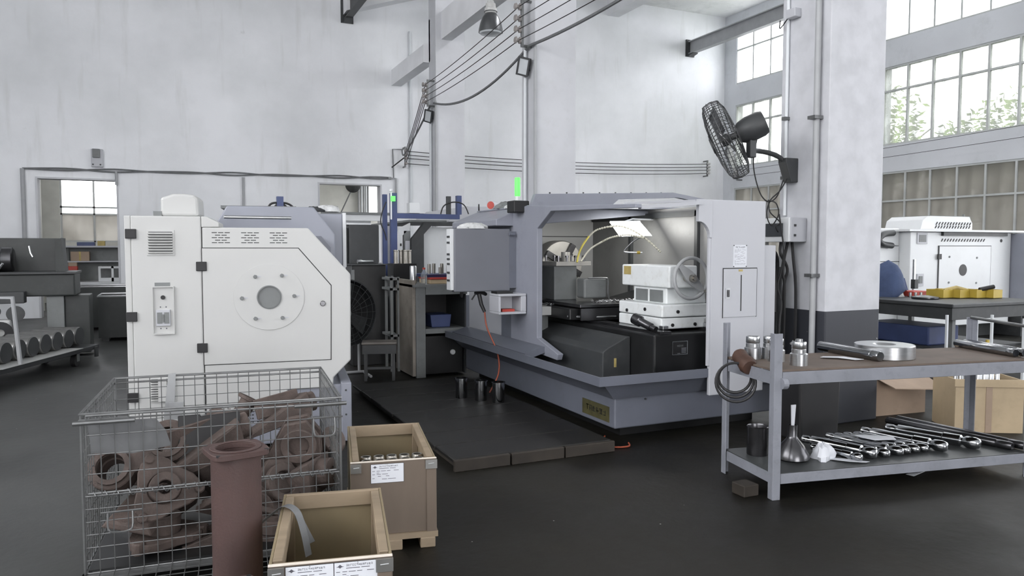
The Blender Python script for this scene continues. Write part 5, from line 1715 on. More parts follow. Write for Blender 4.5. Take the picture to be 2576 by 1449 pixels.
MB().cyl((.015, -.035, .745), (.05, -.035, .745), .035, n=14).build('rail_stub', 'tabsteel', **K)
TM = ROOTM[t.name]


def onT(x, y, z):
    return tuple(TM @ Vector((x, y, z)))


ZT, ZS = .8305, .1685
# stepped steel cups
cup = thing('steel_cup', 'tall polished stepped steel cup at the back corner of the table', 'steel cup', (3.66, 4.00, ZT), 0, 'stepped steel cups on the work table')
MB().lathe([(.0, 0), (.056, 0), (.056, .075), (.046, .082), (.046, .105), (.043, .108), (.046, .112), (.046, .15), (.044, .155), (.038, .155), (.038, .04), (0, .04)], n=32).build('shell', 'steel', cup, world=False, smooth=True)
dup(cup, (3.77, 3.95, ZT), label='polished stepped steel cup, second from the table back corner')
dup(cup, (3.72, 3.84, ZT), label='polished stepped steel cup half hidden behind the near table post')
dup(cup, (3.725, 3.645, ZT), label='polished stepped steel cup on its own just past the near table post')
t = thing('steel_block', 'short bright steel block set in the mouth of the single cup', 'block', (3.725, 3.645, ZT + .1))
MB().cyl((3.725, 3.645, ZT + .042), (3.725, 3.645, ZT + .172), .022, n=20).build('core', 'steel', t, smooth=True)
t = thing('leather_pouch', 'brown worn leather wrap with loops of hose hung on the table corner', 'wrap', onT(-.02, .50, .83))
pm = Matrix.Translation(onT(-.045, .36, .86))
MB(pm).lathe([(.0, 0), (.05, .005), (.062, .04), (.05, .12), (.055, .17), (.035, .2), (0, .205)], (0, -.11, -.06), (.25, .9, .35), 14).build('wrap', 'brownrag', t, smooth=True)
for k in range(3):
    c = Vector(onT(-.075 - .015 * k, .36 - .03 * k, .72 - .01 * k))
    MB().torus(c, (-.55, -.75, .15 * (k - 1)), .105 + .012 * k, .009, 28, 6).build('hose_loop', 'rubber', t, smooth=True)
ring = thing('steel_ring', 'wide bright steel ring lying on the work table', 'ring', (4.55, 3.67, ZT))
MB().lathe([(.06, 0), (.192, 0), (.196, .004), (.196, .088), (.192, .092), (.075, .092), (.06, .08)], n=56, closed=True).build('ring_body', 'steel', ring, world=False, smooth=True)


def shaft(name, label, a, b, r, prof, m='chrome', group=None):
    r *= 1.1 if name == 'turned_shaft' else 1
    a, b = Vector(a), Vector(b)
    t = thing(name, label, 'shaft', tuple(a.lerp(b, .5) - Vector((0, 0, r))), 0, group)
    d = (b - a)
    ln = d.length
    MB().lathe([(rr * r, h * ln) for rr, h in prof], a, d, 24).build('turned_body', m, t, smooth=True)
    return t


PSH = [(0, 0), (.55, .0), (.72, .012), (.72, .09), (.62, .10), (.62, .13), (.9, .14), (.9, .30), (.86, .31), (.86, .62), (1.0, .63), (1.0, .80), (.7, .815), (.7, .83), (1.0, .86), (1.0, .95), (.8, .985), (.45, 1.0), (0, 1.0)]
PPL = [(0, 0), (.85, 0), (1, .01), (1, .88), (.93, .885), (.93, .895), (1, .9), (1, .98), (.85, 1), (0, 1)]
r0 = .034
shaft('ground_rod', 'thick polished rod with a hexagon tip on the table in front of the ring', (4.40, 4.10, ZT + .036), (4.33, 3.52, ZT + .036), .036, PPL + [], 'chrome')
shaft('ground_rod', 'thinner polished rod lying behind the thick rod on the table', (4.50, 4.08, ZT + .026), (4.41, 3.88, ZT + .026), .026, PPL, 'chrome')
shaft('ground_rod', 'polished round bar at the far end of the table top, front one of two', (5.53, 3.82, ZT + .03), (5.37, 3.27, ZT + .03), .03, PPL, 'chrome')
shaft('ground_rod', 'polished round bar at the far end of the table top, rear one of two', (5.60, 3.80, ZT + .03), (5.44, 3.25, ZT + .03), .03, PPL, 'chrome')
SH = [('thick shaft nearest the near leg on the lower shelf', (4.16, 4.02), (4.30, 3.50), .036),
      ('short shaft tucked under the first thick shaft on the lower shelf', (4.08, 3.86), (4.16, 3.50), .026),
      ('slim shaft just behind the first thick shaft on the lower shelf', (4.29, 3.95), (4.41, 3.49), .027),
      ('slim shaft, first of the close row of four on the lower shelf', (4.42, 4.04), (4.53, 3.48), .029),
      ('slim shaft, second of the close row of four on the lower shelf', (4.50, 4.03), (4.61, 3.49), .027),
      ('slim shaft, third of the close row of four on the lower shelf', (4.58, 4.02), (4.69, 3.48), .027),
      ('slim shaft, last of the close row of four on the lower shelf', (4.66, 4.00), (4.77, 3.47), .027),
      ('thick shaft right after the close row of four on the lower shelf', (4.76, 4.02), (4.90, 3.42), .036),
      ('thick stepped shaft lying alone on the lower shelf', (5.00, 4.00), (5.18, 3.37), .038)]
for lb, a, b, r_ in SH:
    z = ZS + r_ * 1.1 + .001
    shaft('turned_shaft', lb, (a[0], a[1], z), (b[0], b[1], z), r_, PSH, 'chrome', 'turned shafts on the lower shelf')
shaft('long_bar', 'long dark bar overhanging the back of the lower shelf, nearer of two', (5.26, 4.2, ZS + .031), (5.37, 3.27, ZS + .031), .03, PPL, 'darksteel', 'long dark bars on the lower shelf')
shaft('long_bar', 'long dark bar overhanging the back of the lower shelf, beyond the other', (5.38, 4.2, ZS + .031), (5.46, 3.24, ZS + .031), .03, PPL, 'darksteel', 'long dark bars on the lower shelf')


def paper(label, pts, z, name='paper_tag', curl=.012):
    c = Vector((sum(p[0] for p in pts) / len(pts), sum(p[1] for p in pts) / len(pts), z))
    n = len(pts)
    rnd = random.Random(len(label))
    vs = [(p[0], p[1], z + rnd.uniform(0, curl)) for p in pts]
    vs2 = [(x, y, zz + .0012) for x, y, zz in vs]
    o = MB()._add(vs + vs2, [tuple(range(n)), tuple(range(2 * n - 1, n - 1, -1))] + [(i, i + n, (i + 1) % n + n, (i + 1) % n) for i in range(n)]).build(name, 'paper')
    return tag(o, label, 'paper')


paper('white paper tag on the table top beside the thick rod', [(4.08, 3.80), (4.16, 3.72), (4.21, 3.62), (4.27, 3.60), (4.24, 3.74), (4.14, 3.83)], ZT + .001)
paper('white paper tag lying across the slim shafts on the lower shelf', [(4.50, 3.86), (4.62, 3.80), (4.70, 3.70), (4.66, 3.64), (4.52, 3.70), (4.47, 3.78)], ZS + .062)
paper('white torn paper on the lower shelf before the shaft ends', [(4.02, 3.72), (4.10, 3.60), (4.22, 3.49), (4.16, 3.47), (4.06, 3.52), (3.99, 3.66)], ZS + .001)
paper('torn white paper on the floor beneath the work table', [(4.65, 3.55), (4.78, 3.60), (4.95, 3.61), (4.93, 3.57), (4.78, 3.53), (4.68, 3.51)], .001)
t = thing('crumpled_paper', 'crumpled white paper wad on the lower shelf beside the oil pot', 'paper', (3.95, 3.70, ZS))
rag(t, (3.99, 3.67, ZS), .075, .06, .11, 'paper', 21, 'wad')
t = thing('oil_pot', 'dull steel oil pot with a flared foot and a white stick on the lower shelf', 'pot', (3.82, 3.76, ZS))
MB().lathe([(0, 0), (.10, 0), (.112, .012), (.108, .04), (.075, .10), (.040, .14), (.031, .16), (.031, .235), (.024, .235), (.024, .17), (0, .17)], (3.80, 3.76, ZS), n=32).build('pot', 'darksteel', t, smooth=True)
MB().hexa([(3.793, 3.755, ZS + .18), (3.807, 3.755, ZS + .18), (3.807, 3.765, ZS + .18), (3.793, 3.765, ZS + .18), (3.785, 3.755, ZS + .37), (3.822, 3.755, ZS + .37), (3.822, 3.765, ZS + .37), (3.785, 3.765, ZS + .37)]).build('stick', 'paper', t)
t = thing('steel_can', 'dull round steel can at the back of the lower shelf', 'can', (3.70, 3.98, ZS))
MB().lathe([(0, 0), (.07, 0), (.072, .005), (.072, .19), (.074, .195), (.068, .2), (.064, .19), (.064, .02), (0, .02)], (3.67, 3.95, ZS), n=28).build('can', 'darksteel', t, smooth=True)
t = thing('wood_offcut', 'small dark wooden block on the floor behind the near table leg', 'block', (3.40, 3.72, 0))
MB().box(3.30, 3.42, 3.66, 3.78, 0, .075).build('block', 'plank_e', t, bevel=.006)
t = thing('waste_bin', 'tall black bin standing between the lathe and the painted pillar', 'bin', (4.85, 4.72, 0))
MB().prism([(4.66, 0), (4.64, .55), (5.1, .55), (5.08, 0)], 'xz', 4.52, 4.80).build('bin_body', 'black', t, bevel=.02)
MB().box(4.62, 5.12, 4.50, 4.82, .55, .585).build('bin_lid', 'rubber', t, bevel=.01)

# boxes behind the table
t = thing('fibreboard_box', 'tan box filled with bright steel parts on the floor behind the table end', 'box', (6.15, 4.24, 0), R(-30))
K = dict(parent=t, world=False)
for (x0, x1, y0, y1) in ((0, .56, 0, .012), (0, .56, .41, .422), (0, .012, .012, .41), (.548, .56, .012, .41)):
    MB().box(x0, x1, y0, y1, 0, .46).build('side_board', 'woodbox', bevel=.002, seg=1, **K)
MB().box(-.012, .572, -.012, 0, .40, .465).build('rim_batten', 'woodbox', **K)
MB().box(.012, .548, .012, .41, .28, .30).build('inner_tray', 'woodbox', **K)
MB().box(.25, .30, -.006, 0, 0, .40).build('tape', 'card', **K)
bm_ = ROOTM[t.name]
names6 = ['first', 'second', 'third', 'fourth', 'fifth', 'last']
src = None
for i in range(6):
    for j in range(3):
        p = tuple(bm_ @ Vector((.13 + i * .052, .10 + j * .09, .3005)))
        if src is None:
            src = thing('steel_bush', 'bright stepped steel bush in the tan box, %s row, %s in it' % (('front', 'middle', 'back')[j], names6[i]), 'bush', p, 0, 'steel bushes in the tan box')
            MB().lathe([(.016, 0), (.022, 0), (.022, .12), (.018, .125), (.018, .21), (.016, .215), (.010, .215), (.010, 0)], n=14, closed=True).build('bush', 'steel', src, world=False, smooth=True)
        else:
            dup(src, p, label='bright stepped steel bush in the tan box, %s row, %s in it' % (('front', 'middle', 'back')[j], names6[i]))
t = thing('carton', 'open brown cardboard carton with spread flaps behind the painted pillar', 'carton', (6.05, 4.95, 0), R(-6))
K = dict(parent=t, world=False)
for (x0, x1, y0, y1) in ((0, .6, 0, .008), (0, .6, .44, .448), (0, .008, .008, .44), (.592, .6, .008, .44)):
    MB().box(x0, x1, y0, y1, 0, .36).build('carton_wall', 'card', **K)
MB().hexa([(0, -.22, .30), (.6, -.24, .26), (.6, -.235, .268), (0, -.215, .308), (0, 0, .355), (.6, 0, .355), (.6, .006, .362), (0, .006, .362)]).build('flap', 'card', **K)
MB().hexa([(0, .448, .36), (.6, .448, .36), (.6, .455, .36), (0, .455, .36), (0, .53, .55), (.6, .54, .52), (.6, .547, .52), (0, .537, .55)]).build('flap', 'card', **K)
MB().hexa([(.6, .0, .36), (.6, .44, .36), (.594, .44, .363), (.594, 0, .363), (.80, .0, .30), (.80, .44, .33), (.80, .44, .336), (.80, 0, .306)]).build('flap', 'card', **K)

# ------------------------------------------------------------------ rags and a tin on the large lathe
t = thing('rag', 'crumpled white rag on top of the swung-out grey control pendant', 'rag', (2.88, 7.27, 1.796))
rag(t, (2.88, 7.27, 1.796), .16, .045, .06, 'cloth', 31, 'cloth')
t = thing('work_gloves', 'grey and white work gloves heaped on the lathe hood beside the green signal light', 'gloves', (3.50, 8.05, 2.035))
rag(t, (3.56, 8.0, 2.051), .10, .09, .085, 'midgrey', 17, 'glove')
rag(t, (3.50, 7.72, 2.04), .05, .09, .05, 'cloth', 19, 'glove')
t = thing('tin_can', 'small tin lying on its side with a red end on the lathe hood', 'can', (3.53, 8.42, 2.04))
MB().lathe([(0, 0), (.05, 0), (.052, .004), (.052, .12), (0, .12)], (3.58, 8.35, 2.104), (-.75, -.65, 0), 20).build('can_body', 'grey_l', t, smooth=True)
MB().lathe([(0, 0), (.046, 0), (.046, .004), (0, .004)], (3.58 - .0905, 8.35 - .0785, 2.104), (-.75, -.65, 0), 20).build('red_end', 'red', t)

# ------------------------------------------------------------------ bench, stool and neighbours in the middle distance
t = thing('tool_bench', 'tall grimy wooden tool bench with open shelves beside the large lathe', 'bench', (3.0, 9.1, 0))
MB().box(2.66, 2.70, 8.76, 9.5, .02, 1.20).build('side_board', 'oldwood', t, bevel=.004)
MB().box(3.34, 3.36, 8.76, 9.5, .02, 1.14).build('side_board', 'dark', t, bevel=.004)
MB().box(2.70, 2.82, 8.74, 8.79, .0, 1.16).build('corner_post', 'midgrey', t, bevel=.004)
MB().box(2.82, 3.36, 8.72, 8.76, 1.02, 1.115).build('top_rail', 'midgrey', t, bevel=.004)
MB().box(2.66, 3.36, 8.72, 9.52, 1.115, 1.145).build('bench_top', 'midgrey', t)
MB().box(2.82, 3.34, 8.74, 9.48, .54, .60).build('shelf', 'midgrey', t)
MB().box(2.70, 3.34, 9.46, 9.5, .02, 1.1).build('back_board', 'black', t)
MB().box(2.82, 3.32, 8.80, 9.44, .03, .50).build('lower_cupboard', 'oilblack', t)
MB().lathe([(0, -.01), (.03, -.01), (.034, 0), (.034, .012), (0, .012)], (3.19, 8.79, .29), (0, 1, 0), 20).build('dial', 'cream2', t, smooth=True)
t = thing('storage_box', 'dark blue plastic box on the middle shelf of the tool bench', 'box', (3.05, 9.0, .60))
MB().prism([(2.94, .602), (2.92, .76), (3.2, .76), (3.18, .602)], 'xz', 8.86, 9.2).build('box_body', 'blue', t, bevel=.01)
t = thing('steel_tube', 'bright steel tube standing on the tool bench end beside the bottle', 'tube', (2.69, 8.95, 1.2))
MB().lathe([(.03, 0), (.042, 0), (.042, .215), (.036, .225), (.03, .225)], (2.745, 9.0, 1.147), n=24, closed=True).build('tube_wall', 'steel', t, smooth=True)
t = thing('water_bottle', 'clear plastic water bottle with an orange cap on the tool bench', 'bottle', (2.87, 9.0, 1.146))
MB().lathe([(0, 0), (.038, 0), (.04, .01), (.04, .11), (.032, .14), (.016, .165), (.016, .18), (0, .18)], (2.86, 8.92, 1.147), n=20).build('bottle_body', 'bottle', t, smooth=True)
MB().lathe([(0, 0), (.018, 0), (.018, .022), (0, .022)], (2.86, 8.92, 1.327), n=14).build('cap', 'red', t, smooth=True)
t = thing('parts_tray', 'blue parts tray over a red-rimmed wooden box on the tool bench', 'tray', (3.1, 9.1, 1.146))
MB().box(2.92, 3.32, 8.86, 9.3, 1.147, 1.20).build('wooden_box', 'woodbox', t, bevel=.004)
MB().box(2.91, 3.33, 8.85, 9.31, 1.20, 1.225).build('red_rim', 'red', t, bevel=.006)
MB().hexa([(2.90, 8.95, 1.225), (3.33, 8.95, 1.225), (3.33, 9.42, 1.225), (2.90, 9.42, 1.225), (2.88, 8.93, 1.262), (3.35, 8.93, 1.262), (3.35, 9.44, 1.262), (2.88, 9.44, 1.262)]).build('blue_tray', 'blue', t)
names = ['first', 'second', 'third', 'fourth', 'fifth', 'sixth']
for i, (x, y, h) in enumerate(((3.02, 9.2, .125), (3.10, 9.25, .13), (3.12, 9.05, .085), (3.20, 9.22, .13), (3.22, 9.04, .11), (3.29, 9.2, .12))):
    o = MB().lathe([(.012, 0), (.022, 0), (.022, h), (.012, h)], (x, y, 1.2625), n=16, closed=True).build('steel_sleeve', 'chuck', None, smooth=True)
    tag(o, 'small steel sleeve standing on the blue tray, %s counted from the bottle' % names[i], 'sleeve', 'sleeves on the blue tray')
t = thing('tool_stand', 'thin black stand with a bright cap between the bench and the control pendant', 'stand', (3.30, 8.6, .9))
MB().lathe([(.012, 0), (.022, .05), (.022, .25), (.010, .30), (.010, .42)], (3.27, 8.68, .98), n=12).cyl((3.27, 8.68, 1.0), (3.27, 8.74, 1.0), .012, n=8).build('stand_body', 'black', t, smooth=True)
MB().cyl((3.27, 8.68, 1.40), (3.27, 8.68, 1.45), .016, n=10).build('stand_cap', 'steel', t, smooth=True)

t = thing('side_rack', 'narrow grey metal rack standing behind the tool bench', 'rack', (2.56, 9.6, 0))
for (x, y) in ((2.56, 9.35), (2.65, 9.35), (2.60, 9.75), (2.68, 9.75)):
    MB().box(x - .015, x + .015, y - .015, y + .015, 0, 1.22).build('rack_post', 'midgrey', t)
for z in (.45, 1.05, 1.18):
    MB().box(2.545, 2.655, 9.335, 9.765, z, z + .03).build('rack_shelf', 'midgrey', t)

t = thing('stool', 'low brown-topped stool with dark legs in front of the tool bench', 'stool', (2.27, 8.85, 0), R(-16))
K = dict(parent=t, world=False)
MB().box(-.21, .21, -.14, .14, .44, .47).build('seat', 'seat', bevel=.012, **K)
MB().box(-.20, .20, -.13, -.11, .33, .438).box(-.20, .20, .11, .13, .33, .438).build('apron', 'dark', **K)
for (x, y) in ((-.18, -.11), (.15, -.11), (-.18, .08), (.15, .08)):
    MB().box(x, x + .035, y, y + .035, 0, .438).build('leg', 'dark', **K)
MB().box(-.17, .17, -.10, -.08, .14, .17).build('stretcher', 'dark', **K)

t = thing('drum_fan', 'big round black floor fan half hidden behind the cream machine', 'fan', (1.86, 9.15, 0))
fm = frame((1.90, 9.15, .80), (.35, -1, .0))
MB(fm).lathe([(.40, -.12), (.415, -.12), (.415, .10), (.40, .10)], n=40, closed=True).build('drum', 'dark', t, smooth=True)
mb = MB(fm)
for rr in (.12, .2, .28, .36):
    mb.torus((0, 0, .10), (0, 0, 1), rr, .004, 32, 4)
for i in range(24):
    a = 2 * math.pi * i / 24
    mb.tube([(.06 * math.cos(a), .06 * math.sin(a), .11), (.405 * math.cos(a), .405 * math.sin(a), .10)], .0035, 4)
mb.build('guard', 'dark', t)
MB(fm).lathe([(0, .115), (.05, .11), (.06, .09), (.06, -.08), (0, -.08)], n=18).build('motor', 'midgrey', t, smooth=True)
MB(fm).lathe([(0, -.10), (.398, -.10), (.398, -.095), (0, -.095)], n=32).build('back_plate', 'black', t)
for k in range(3):
    MB(fm @ Matrix.Rotation(R(120 * k), 4, 'Z')).hexa([(.05, -.05, .02), (.36, -.12, .03), (.36, .10, -.03), (.05, .05, -.02), (.05, -.05, .026), (.36, -.12, .036), (.36, .10, -.024), (.05, .05, -.014)]).build('blade', 'dark', t)
MB().tube([(1.6, 9.35, .02), (1.6, 9.35, .8), (1.75, 9.28, .8)], .018, 8).build('stand', 'pipe_g', t, smooth=True)
MB().tube([(2.15, 9.42, .02), (2.15, 9.42, .6)], .018, 8).build('stand', 'pipe_g', t, smooth=True)
MB().tube([(1.55, 9.0, .02), (1.55, 9.4, .02), (2.2, 9.4, .02), (2.2, 9.0, .02)], .018, 8).build('stand_foot', 'pipe_g', t, smooth=True)

t = thing('tool_cabinet', 'black tool cabinet standing behind the floor fan', 'cabinet', (2.4, 10.0, 0))
MB().box(2.20, 2.66, 9.98, 10.4, .0, 1.36).build('cabinet_body', 'oilblack', t, bevel=.01)
MB().box(2.18, 2.68, 9.96, 10.42, 1.36, 1.375).build('cabinet_top', 'dark', t)
MB().box(2.18, 2.22, 9.94, 9.97, .3, 1.3).build('cabinet_edge', 'midgrey', t)
t = thing('torch', 'small silver hand tool lying on the black tool cabinet', 'tool', (2.38, 10.1, 1.376))
MB().lathe([(0, 0), (.028, 0), (.03, .05), (.02, .07), (.02, .22), (0, .22)], (2.30, 10.1, 1.408), (1, .1, 0), 14).build('tool_body', 'steel', t, smooth=True)
t = thing('control_cabinet', 'dark grey control box with a pale edge behind the cream machine', 'control box', (2.4, 10.9, 0))
MB().box(2.33, 2.76, 10.75, 11.0, 1.36, 1.93).build('box_body', 'dark', t, bevel=.012)
MB().box(2.765, 2.80, 10.75, 11.0, 1.38, 1.93).build('box_edge', 'cream2', t)
MB().box(2.24, 2.325, 10.8, 11.0, 1.36, 1.88).build('box_hinge', 'darkgreen', t, bevel=.01)
MB().box(2.45, 2.62, 10.8, 10.95, 0, 1.36).build('pedestal', 'dark', t)
MB().box(2.3, 2.66, 10.78, 10.9, 1.93, 1.95).build('top_tray', 'cream2', t)

t = thing('second_lathe', 'white and dark grey lathe with a chamfered doorway behind the tool bench', 'lathe', (4.1, 12.0, 0))
MB().box(3.35, 5.0, 11.0, 14.0, 0, .85).build('base', 'bluegrey', t)
MB().prism([(3.30, .85), (3.30, 1.72), (3.52, 1.99), (5.1, 1.99), (5.1, 1.93), (3.62, 1.93), (3.50, 1.80), (3.50, .85)], 'xz', 10.9, 11.0).build('guard_frame', 'dark', t, bevel=.006)
MB().prism([(3.53, .85), (3.53, 1.80), (3.64, 1.91), (5.05, 1.91), (5.05, .85)], 'xz', 11.02, 11.1).build('inner_panel', 'cream2', t)
MB().box(3.08, 3.18, 10.95, 11.02, .7, 1.78).build('door_edge', 'cream2', t, bevel=.004)
MB().prism([(3.08, 1.78), (3.16, 1.90), (3.30, 1.97), (3.30, 1.90), (3.18, 1.78)], 'xz', 10.95, 11.02).build('door_shoulder', 'cream2', t)
mb = MB()
for z in (1.2, 1.62):
    mb.box(3.14, 3.16, 10.94, 10.95, z, z + .04)
mb.build('door_latches', 'black', t, kind='stuff')
MB().box(3.20, 3.30, 10.95, 11.3, .8, 1.85).build('control_column', 'midgrey', t)
MB().box(3.215, 3.285, 10.93, 10.95, 1.48, 1.70).build('control_screen', 'grey_l', t)
MB().prism([(3.9, 1.99), (3.9, 2.02), (4.22, 2.24), (5.3, 2.24), (5.3, 1.99)], 'xz', 10.9, 13.0).build('roof_hood', 'grey_l', t, bevel=.01)
MB().box(3.3, 3.9, 11.0, 13.5, 1.99, 2.02).build('roof_sheet', 'midgrey', t)
MB().box(3.2, 3.34, 12.0, 14.0, .85, 1.95).build('rear_body', 'grey_l', t)
LF = Matrix.Translation((-.09, 0, 0))
t = thing('loader_frame', 'blue steel loader frame with upright posts over the second lathe', 'frame', (3.0, 10.6, .9))
MB(LF).box(2.87, 2.93, 10.55, 10.61, .9, 2.36).build('post', 'blue', t)
MB(LF).box(2.97, 3.06, 10.50, 10.58, .9, 2.38).build('post', 'blue', t)
MB(LF).box(3.06, 4.02, 10.50, 10.58, 2.02, 2.09).build('beam', 'blue', t)
MB(LF).box(3.98, 4.05, 10.50, 10.58, 2.09, 2.37).build('post', 'blue', t)
MB(LF).box(3.84, 3.90, 10.55, 10.61, 2.09, 2.36).build('post', 'dark', t)
MB(LF).box(2.86, 3.12, 10.48, 10.64, .0, .9).build('foot', 'dark', t)
MB(LF).tube(smoothpath([(3.72, 10.5, 2.09), (3.76, 10.5, 2.2), (3.86, 10.5, 2.26), (4.0, 10.5, 2.27), (4.10, 10.5, 2.22), (4.16, 10.5, 2.10)], 5), .010, 6).build('hose', 'rubber', t, smooth=True)
MB(LF).tube(smoothpath([(2.9, 10.5, 2.25), (2.84, 10.5, 2.1), (2.82, 10.5, 1.95), (2.88, 10.5, 1.8), (2.9, 10.5, 1.7)], 5), .008, 6).build('hose', 'rubber', t, smooth=True)
MB(LF).cyl((2.99, 10.46, 2.26), (2.99, 10.46, 2.33), .034, n=14).build('green_lamp', 'green_e', t, smooth=True)
MB(LF).lathe([(0, 0), (.025, 0), (.025, .03), (0, .035)], (2.96, 10.46, 2.40), n=12).cyl((2.965, 10.47, 2.0), (2.965, 10.47, 2.40), .012, n=8).build('lamp_cap', 'cream2', t, smooth=True)
t = thing('machine_cover', 'pale machine cover with a long rail behind the blue loader frame', 'machine', (3.0, 13.0, 0))
MB().prism([(2.75, 0), (2.75, 1.95), (2.9, 2.12), (3.6, 2.12), (3.6, 0)], 'xz', 14.6, 16.0).build('cover', 'cream2', t, bevel=.01)
MB().box(3.0, 5.0, 14.45, 14.55, 2.12, 2.24).build('rail', 'cream2', t)
MB().box(2.6, 5.0, 14.4, 14.45, 2.24, 2.28).build('rail_cap', 'midgrey', t)
MB().prism([(4.3, 2.28), (4.3, 2.48), (4.5, 2.48), (4.52, 2.28)], 'xz', 14.3, 14.5).build('rail_box', 'cream2', t)
src = None
for i, x in enumerate((2.86, 2.95, 3.0, 3.07)):
    o = MB().lathe([(.014, 0), (.03, 0), (.03, .17), (.034, .175), (.034, .19), (.014, .19)], (x, 10.2 + .05 * (i % 2), 1.376), n=16, closed=True).build('steel_pin', 'chuck', None, smooth=True)
    tag(o, 'dull steel pin on the shelf below the blue posts, %s from the black cabinet' % names[i], 'pin', 'pins below the blue posts')
t = thing('pin_shelf', 'small dark shelf cabinet under the blue posts holding steel pins', 'shelf', (2.95, 10.2, 0))
MB().box(2.80, 3.14, 10.1, 10.42, 0, 1.375).build('shelf_body', 'oilblack', t, bevel=.006)

# ------------------------------------------------------------------ gangway: cart of rollers, old lathe, bins
cart = thing('flat_cart', 'low flat cart with a push bar carrying a row of steel rollers', 'cart', (-1.40, 10.8, 0), R(-21))
K = dict(parent=cart, world=False)
MB().box(-.80, 0, -2.0, 1.25, .18, .24).build('deck', 'dark', bevel=.008, **K)
MB().box(-.78, .03, -1.0, .75, .242, .248).build('white_sheet', 'cream', **K)
for (x, y) in ((-.62, 1.0), (-.08, .75), (-.62, -1.7), (-.08, -1.7)):
    w = MB().cyl((x - .03, y, .08), (x + .03, y, .08), .08, n=20).build('wheel', 'rubber', smooth=True, **K)
    MB().box(x - .045, x - .035, y - .03, y + .03, .07, .18).build('fork', 'midgrey', **K)
    MB().box(x + .035, x + .045, y - .03, y + .03, .07, .18).build('fork', 'midgrey', **K)
MB().box(.001, .03, 1.1, 1.16, .08, .22).build('tow_hook', 'dark', **K)
mb = MB()
mb.tube([(.0, -.62, .24), (-.04, -.66, 1.02), (-.74, -.66, 1.02), (-.78, -.62, .24)], .026, 8)
mb.build('push_bar', 'pipe_g', smooth=True, **K)
cm = ROOTM[cart.name]
src = None
nm = ['first', 'second', 'third', 'fourth', 'fifth', 'sixth', 'seventh', 'eighth', 'ninth', 'tenth', 'eleventh', 'twelfth']
for i in range(11):
    p = cm @ Vector((-.64, 1.05 - i * .275, .249 + .128))
    lb = 'fat steel roller lying on the flat cart, %s from its far end' % nm[i]
    if src is None:
        src = thing('steel_roller', lb, 'roller', tuple(p), R(-21), 'steel rollers on the flat cart')
        MB().lathe([(0, 0), (.11, 0), (.127, .012), (.127, .46), (.115, .475), (.0, .475)], (0, 0, 0), (1, 0, 0), 32).build('roller_body', 'rollersteel', src, world=False, smooth=True)
        MB().lathe([(.0, .473), (.118, .473), (.118, .479), (.03, .481), (0, .481)], (0, 0, 0), (1, 0, 0), 28).build('end_face', 'dark', src, world=False, smooth=True)
    else:
        dup(src, tuple(p), label=lb)

OL = Matrix.Translation((-.13, 0, 0))
t = thing('old_lathe', 'long grimy dark green lathe standing behind the cart of rollers', 'lathe', (-2.2, 13.0, 0))
MB(OL).prism([(13.2, 1.24), (13.26, 1.74), (13.3, 1.74), (13.3, 1.24)], 'yz', -3.6, -1.34).build('splash_guard', 'darkgreen', t)
MB(OL).prism([(-1.42, 1.24), (-1.42, 1.70), (-1.34, 1.74), (-1.30, 1.24)], 'xz', 12.8, 13.2).build('guard_end', 'darkgreen', t)
MB(OL).box(-3.6, -1.15, 12.5, 13.2, .90, 1.22).build('bed', 'darkgreen', t, bevel=.02)
MB(OL).box(-3.6, -1.13, 12.46, 13.24, 1.22, 1.25).build('tray_rim', 'dark', t)
MB(OL).box(-1.52, -1.30, 12.55, 13.1, 0, .90).build('pedestal', 'midgrey', t, bevel=.01)
MB(OL).box(-1.30, -.98, 12.6, 13.1, .05, .90).build('pedestal_cover', 'darkgreen', t, bevel=.01)
MB(OL).box(-3.4, -2.6, 12.6, 13.1, 0, .90).build('pedestal', 'darkgreen', t, bevel=.01)
MB(OL).prism([(-2.95, 1.25), (-2.95, 1.62), (-2.2, 1.60), (-2.1, 1.52), (-2.1, 1.25)], 'xz', 12.6, 13.1).build('headstock', 'darkgreen', t, bevel=.02)
MB(OL).box(-2.55, -2.12, 12.5, 12.6, 1.56, 1.59).build('headstock_ledge', 'midgrey', t)
MB(OL).lathe([(0, 0), (.16, 0), (.18, .02), (.18, .14), (.15, .16), (0, .16)], (-2.1, 12.85, 1.42), (1, 0, 0), 28).build('chuck', 'darksteel', t, smooth=True)
MB(OL).box(-2.2, -1.75, 12.3, 12.5, .82, .98).build('apron', 'dark', t, bevel=.01)
MB(OL).lathe([(0, 0), (.10, .0), (.11, .02), (.11, .05), (0, .05)], (-1.85, 12.28, .68), (0, -1, 0), 24).lathe([(0, 0), (.07, .0), (.08, .02), (.08, .05), (0, .05)], (-2.1, 12.28, .72), (0, -1, 0), 24).build('hand_wheels', 'dark', t, smooth=True)
MB(OL).tube([(-2.1, 12.3, 1.2), (-1.98, 12.25, 1.38)], .018, 8).build('lever', 'steel', t, smooth=True)
MB(OL).tube([(-1.76, 12.9, 1.62), (-1.74, 12.88, 1.52), (-1.71, 12.86, 1.46)], .012, 6).build('bright_nozzle', 'steel', t)
PM = Matrix.Translation((-.40, .0, 0))
t = thing('pump_motor', 'squat green pump motor on the floor between the cart and old lathe', 'motor', (-2.5, 11.9, 0))
MB(PM).lathe([(0, 0), (.16, 0), (.17, .03), (.17, .34), (.14, .38), (0, .38)], (-2.26, 11.9, .55), (1, 0, 0), 24).build('motor_body', 'darkgreen', t, smooth=True)
MB(PM).box(-2.3, -1.9, 11.7, 12.1, 0, .4).build('motor_base', 'darkgreen', t, bevel=.01)
MB(PM).lathe([(.05, 0), (.15, 0), (.15, .05), (.05, .05)], (-1.72, 11.98, .45), (.2, -1, 0), 24, True).build('pulley', 'rubber', t, smooth=True)
MB(PM).box(-1.95, -1.6, 11.98, 12.1, .25, .62).build('pump_cover', 'cream', t, bevel=.03)


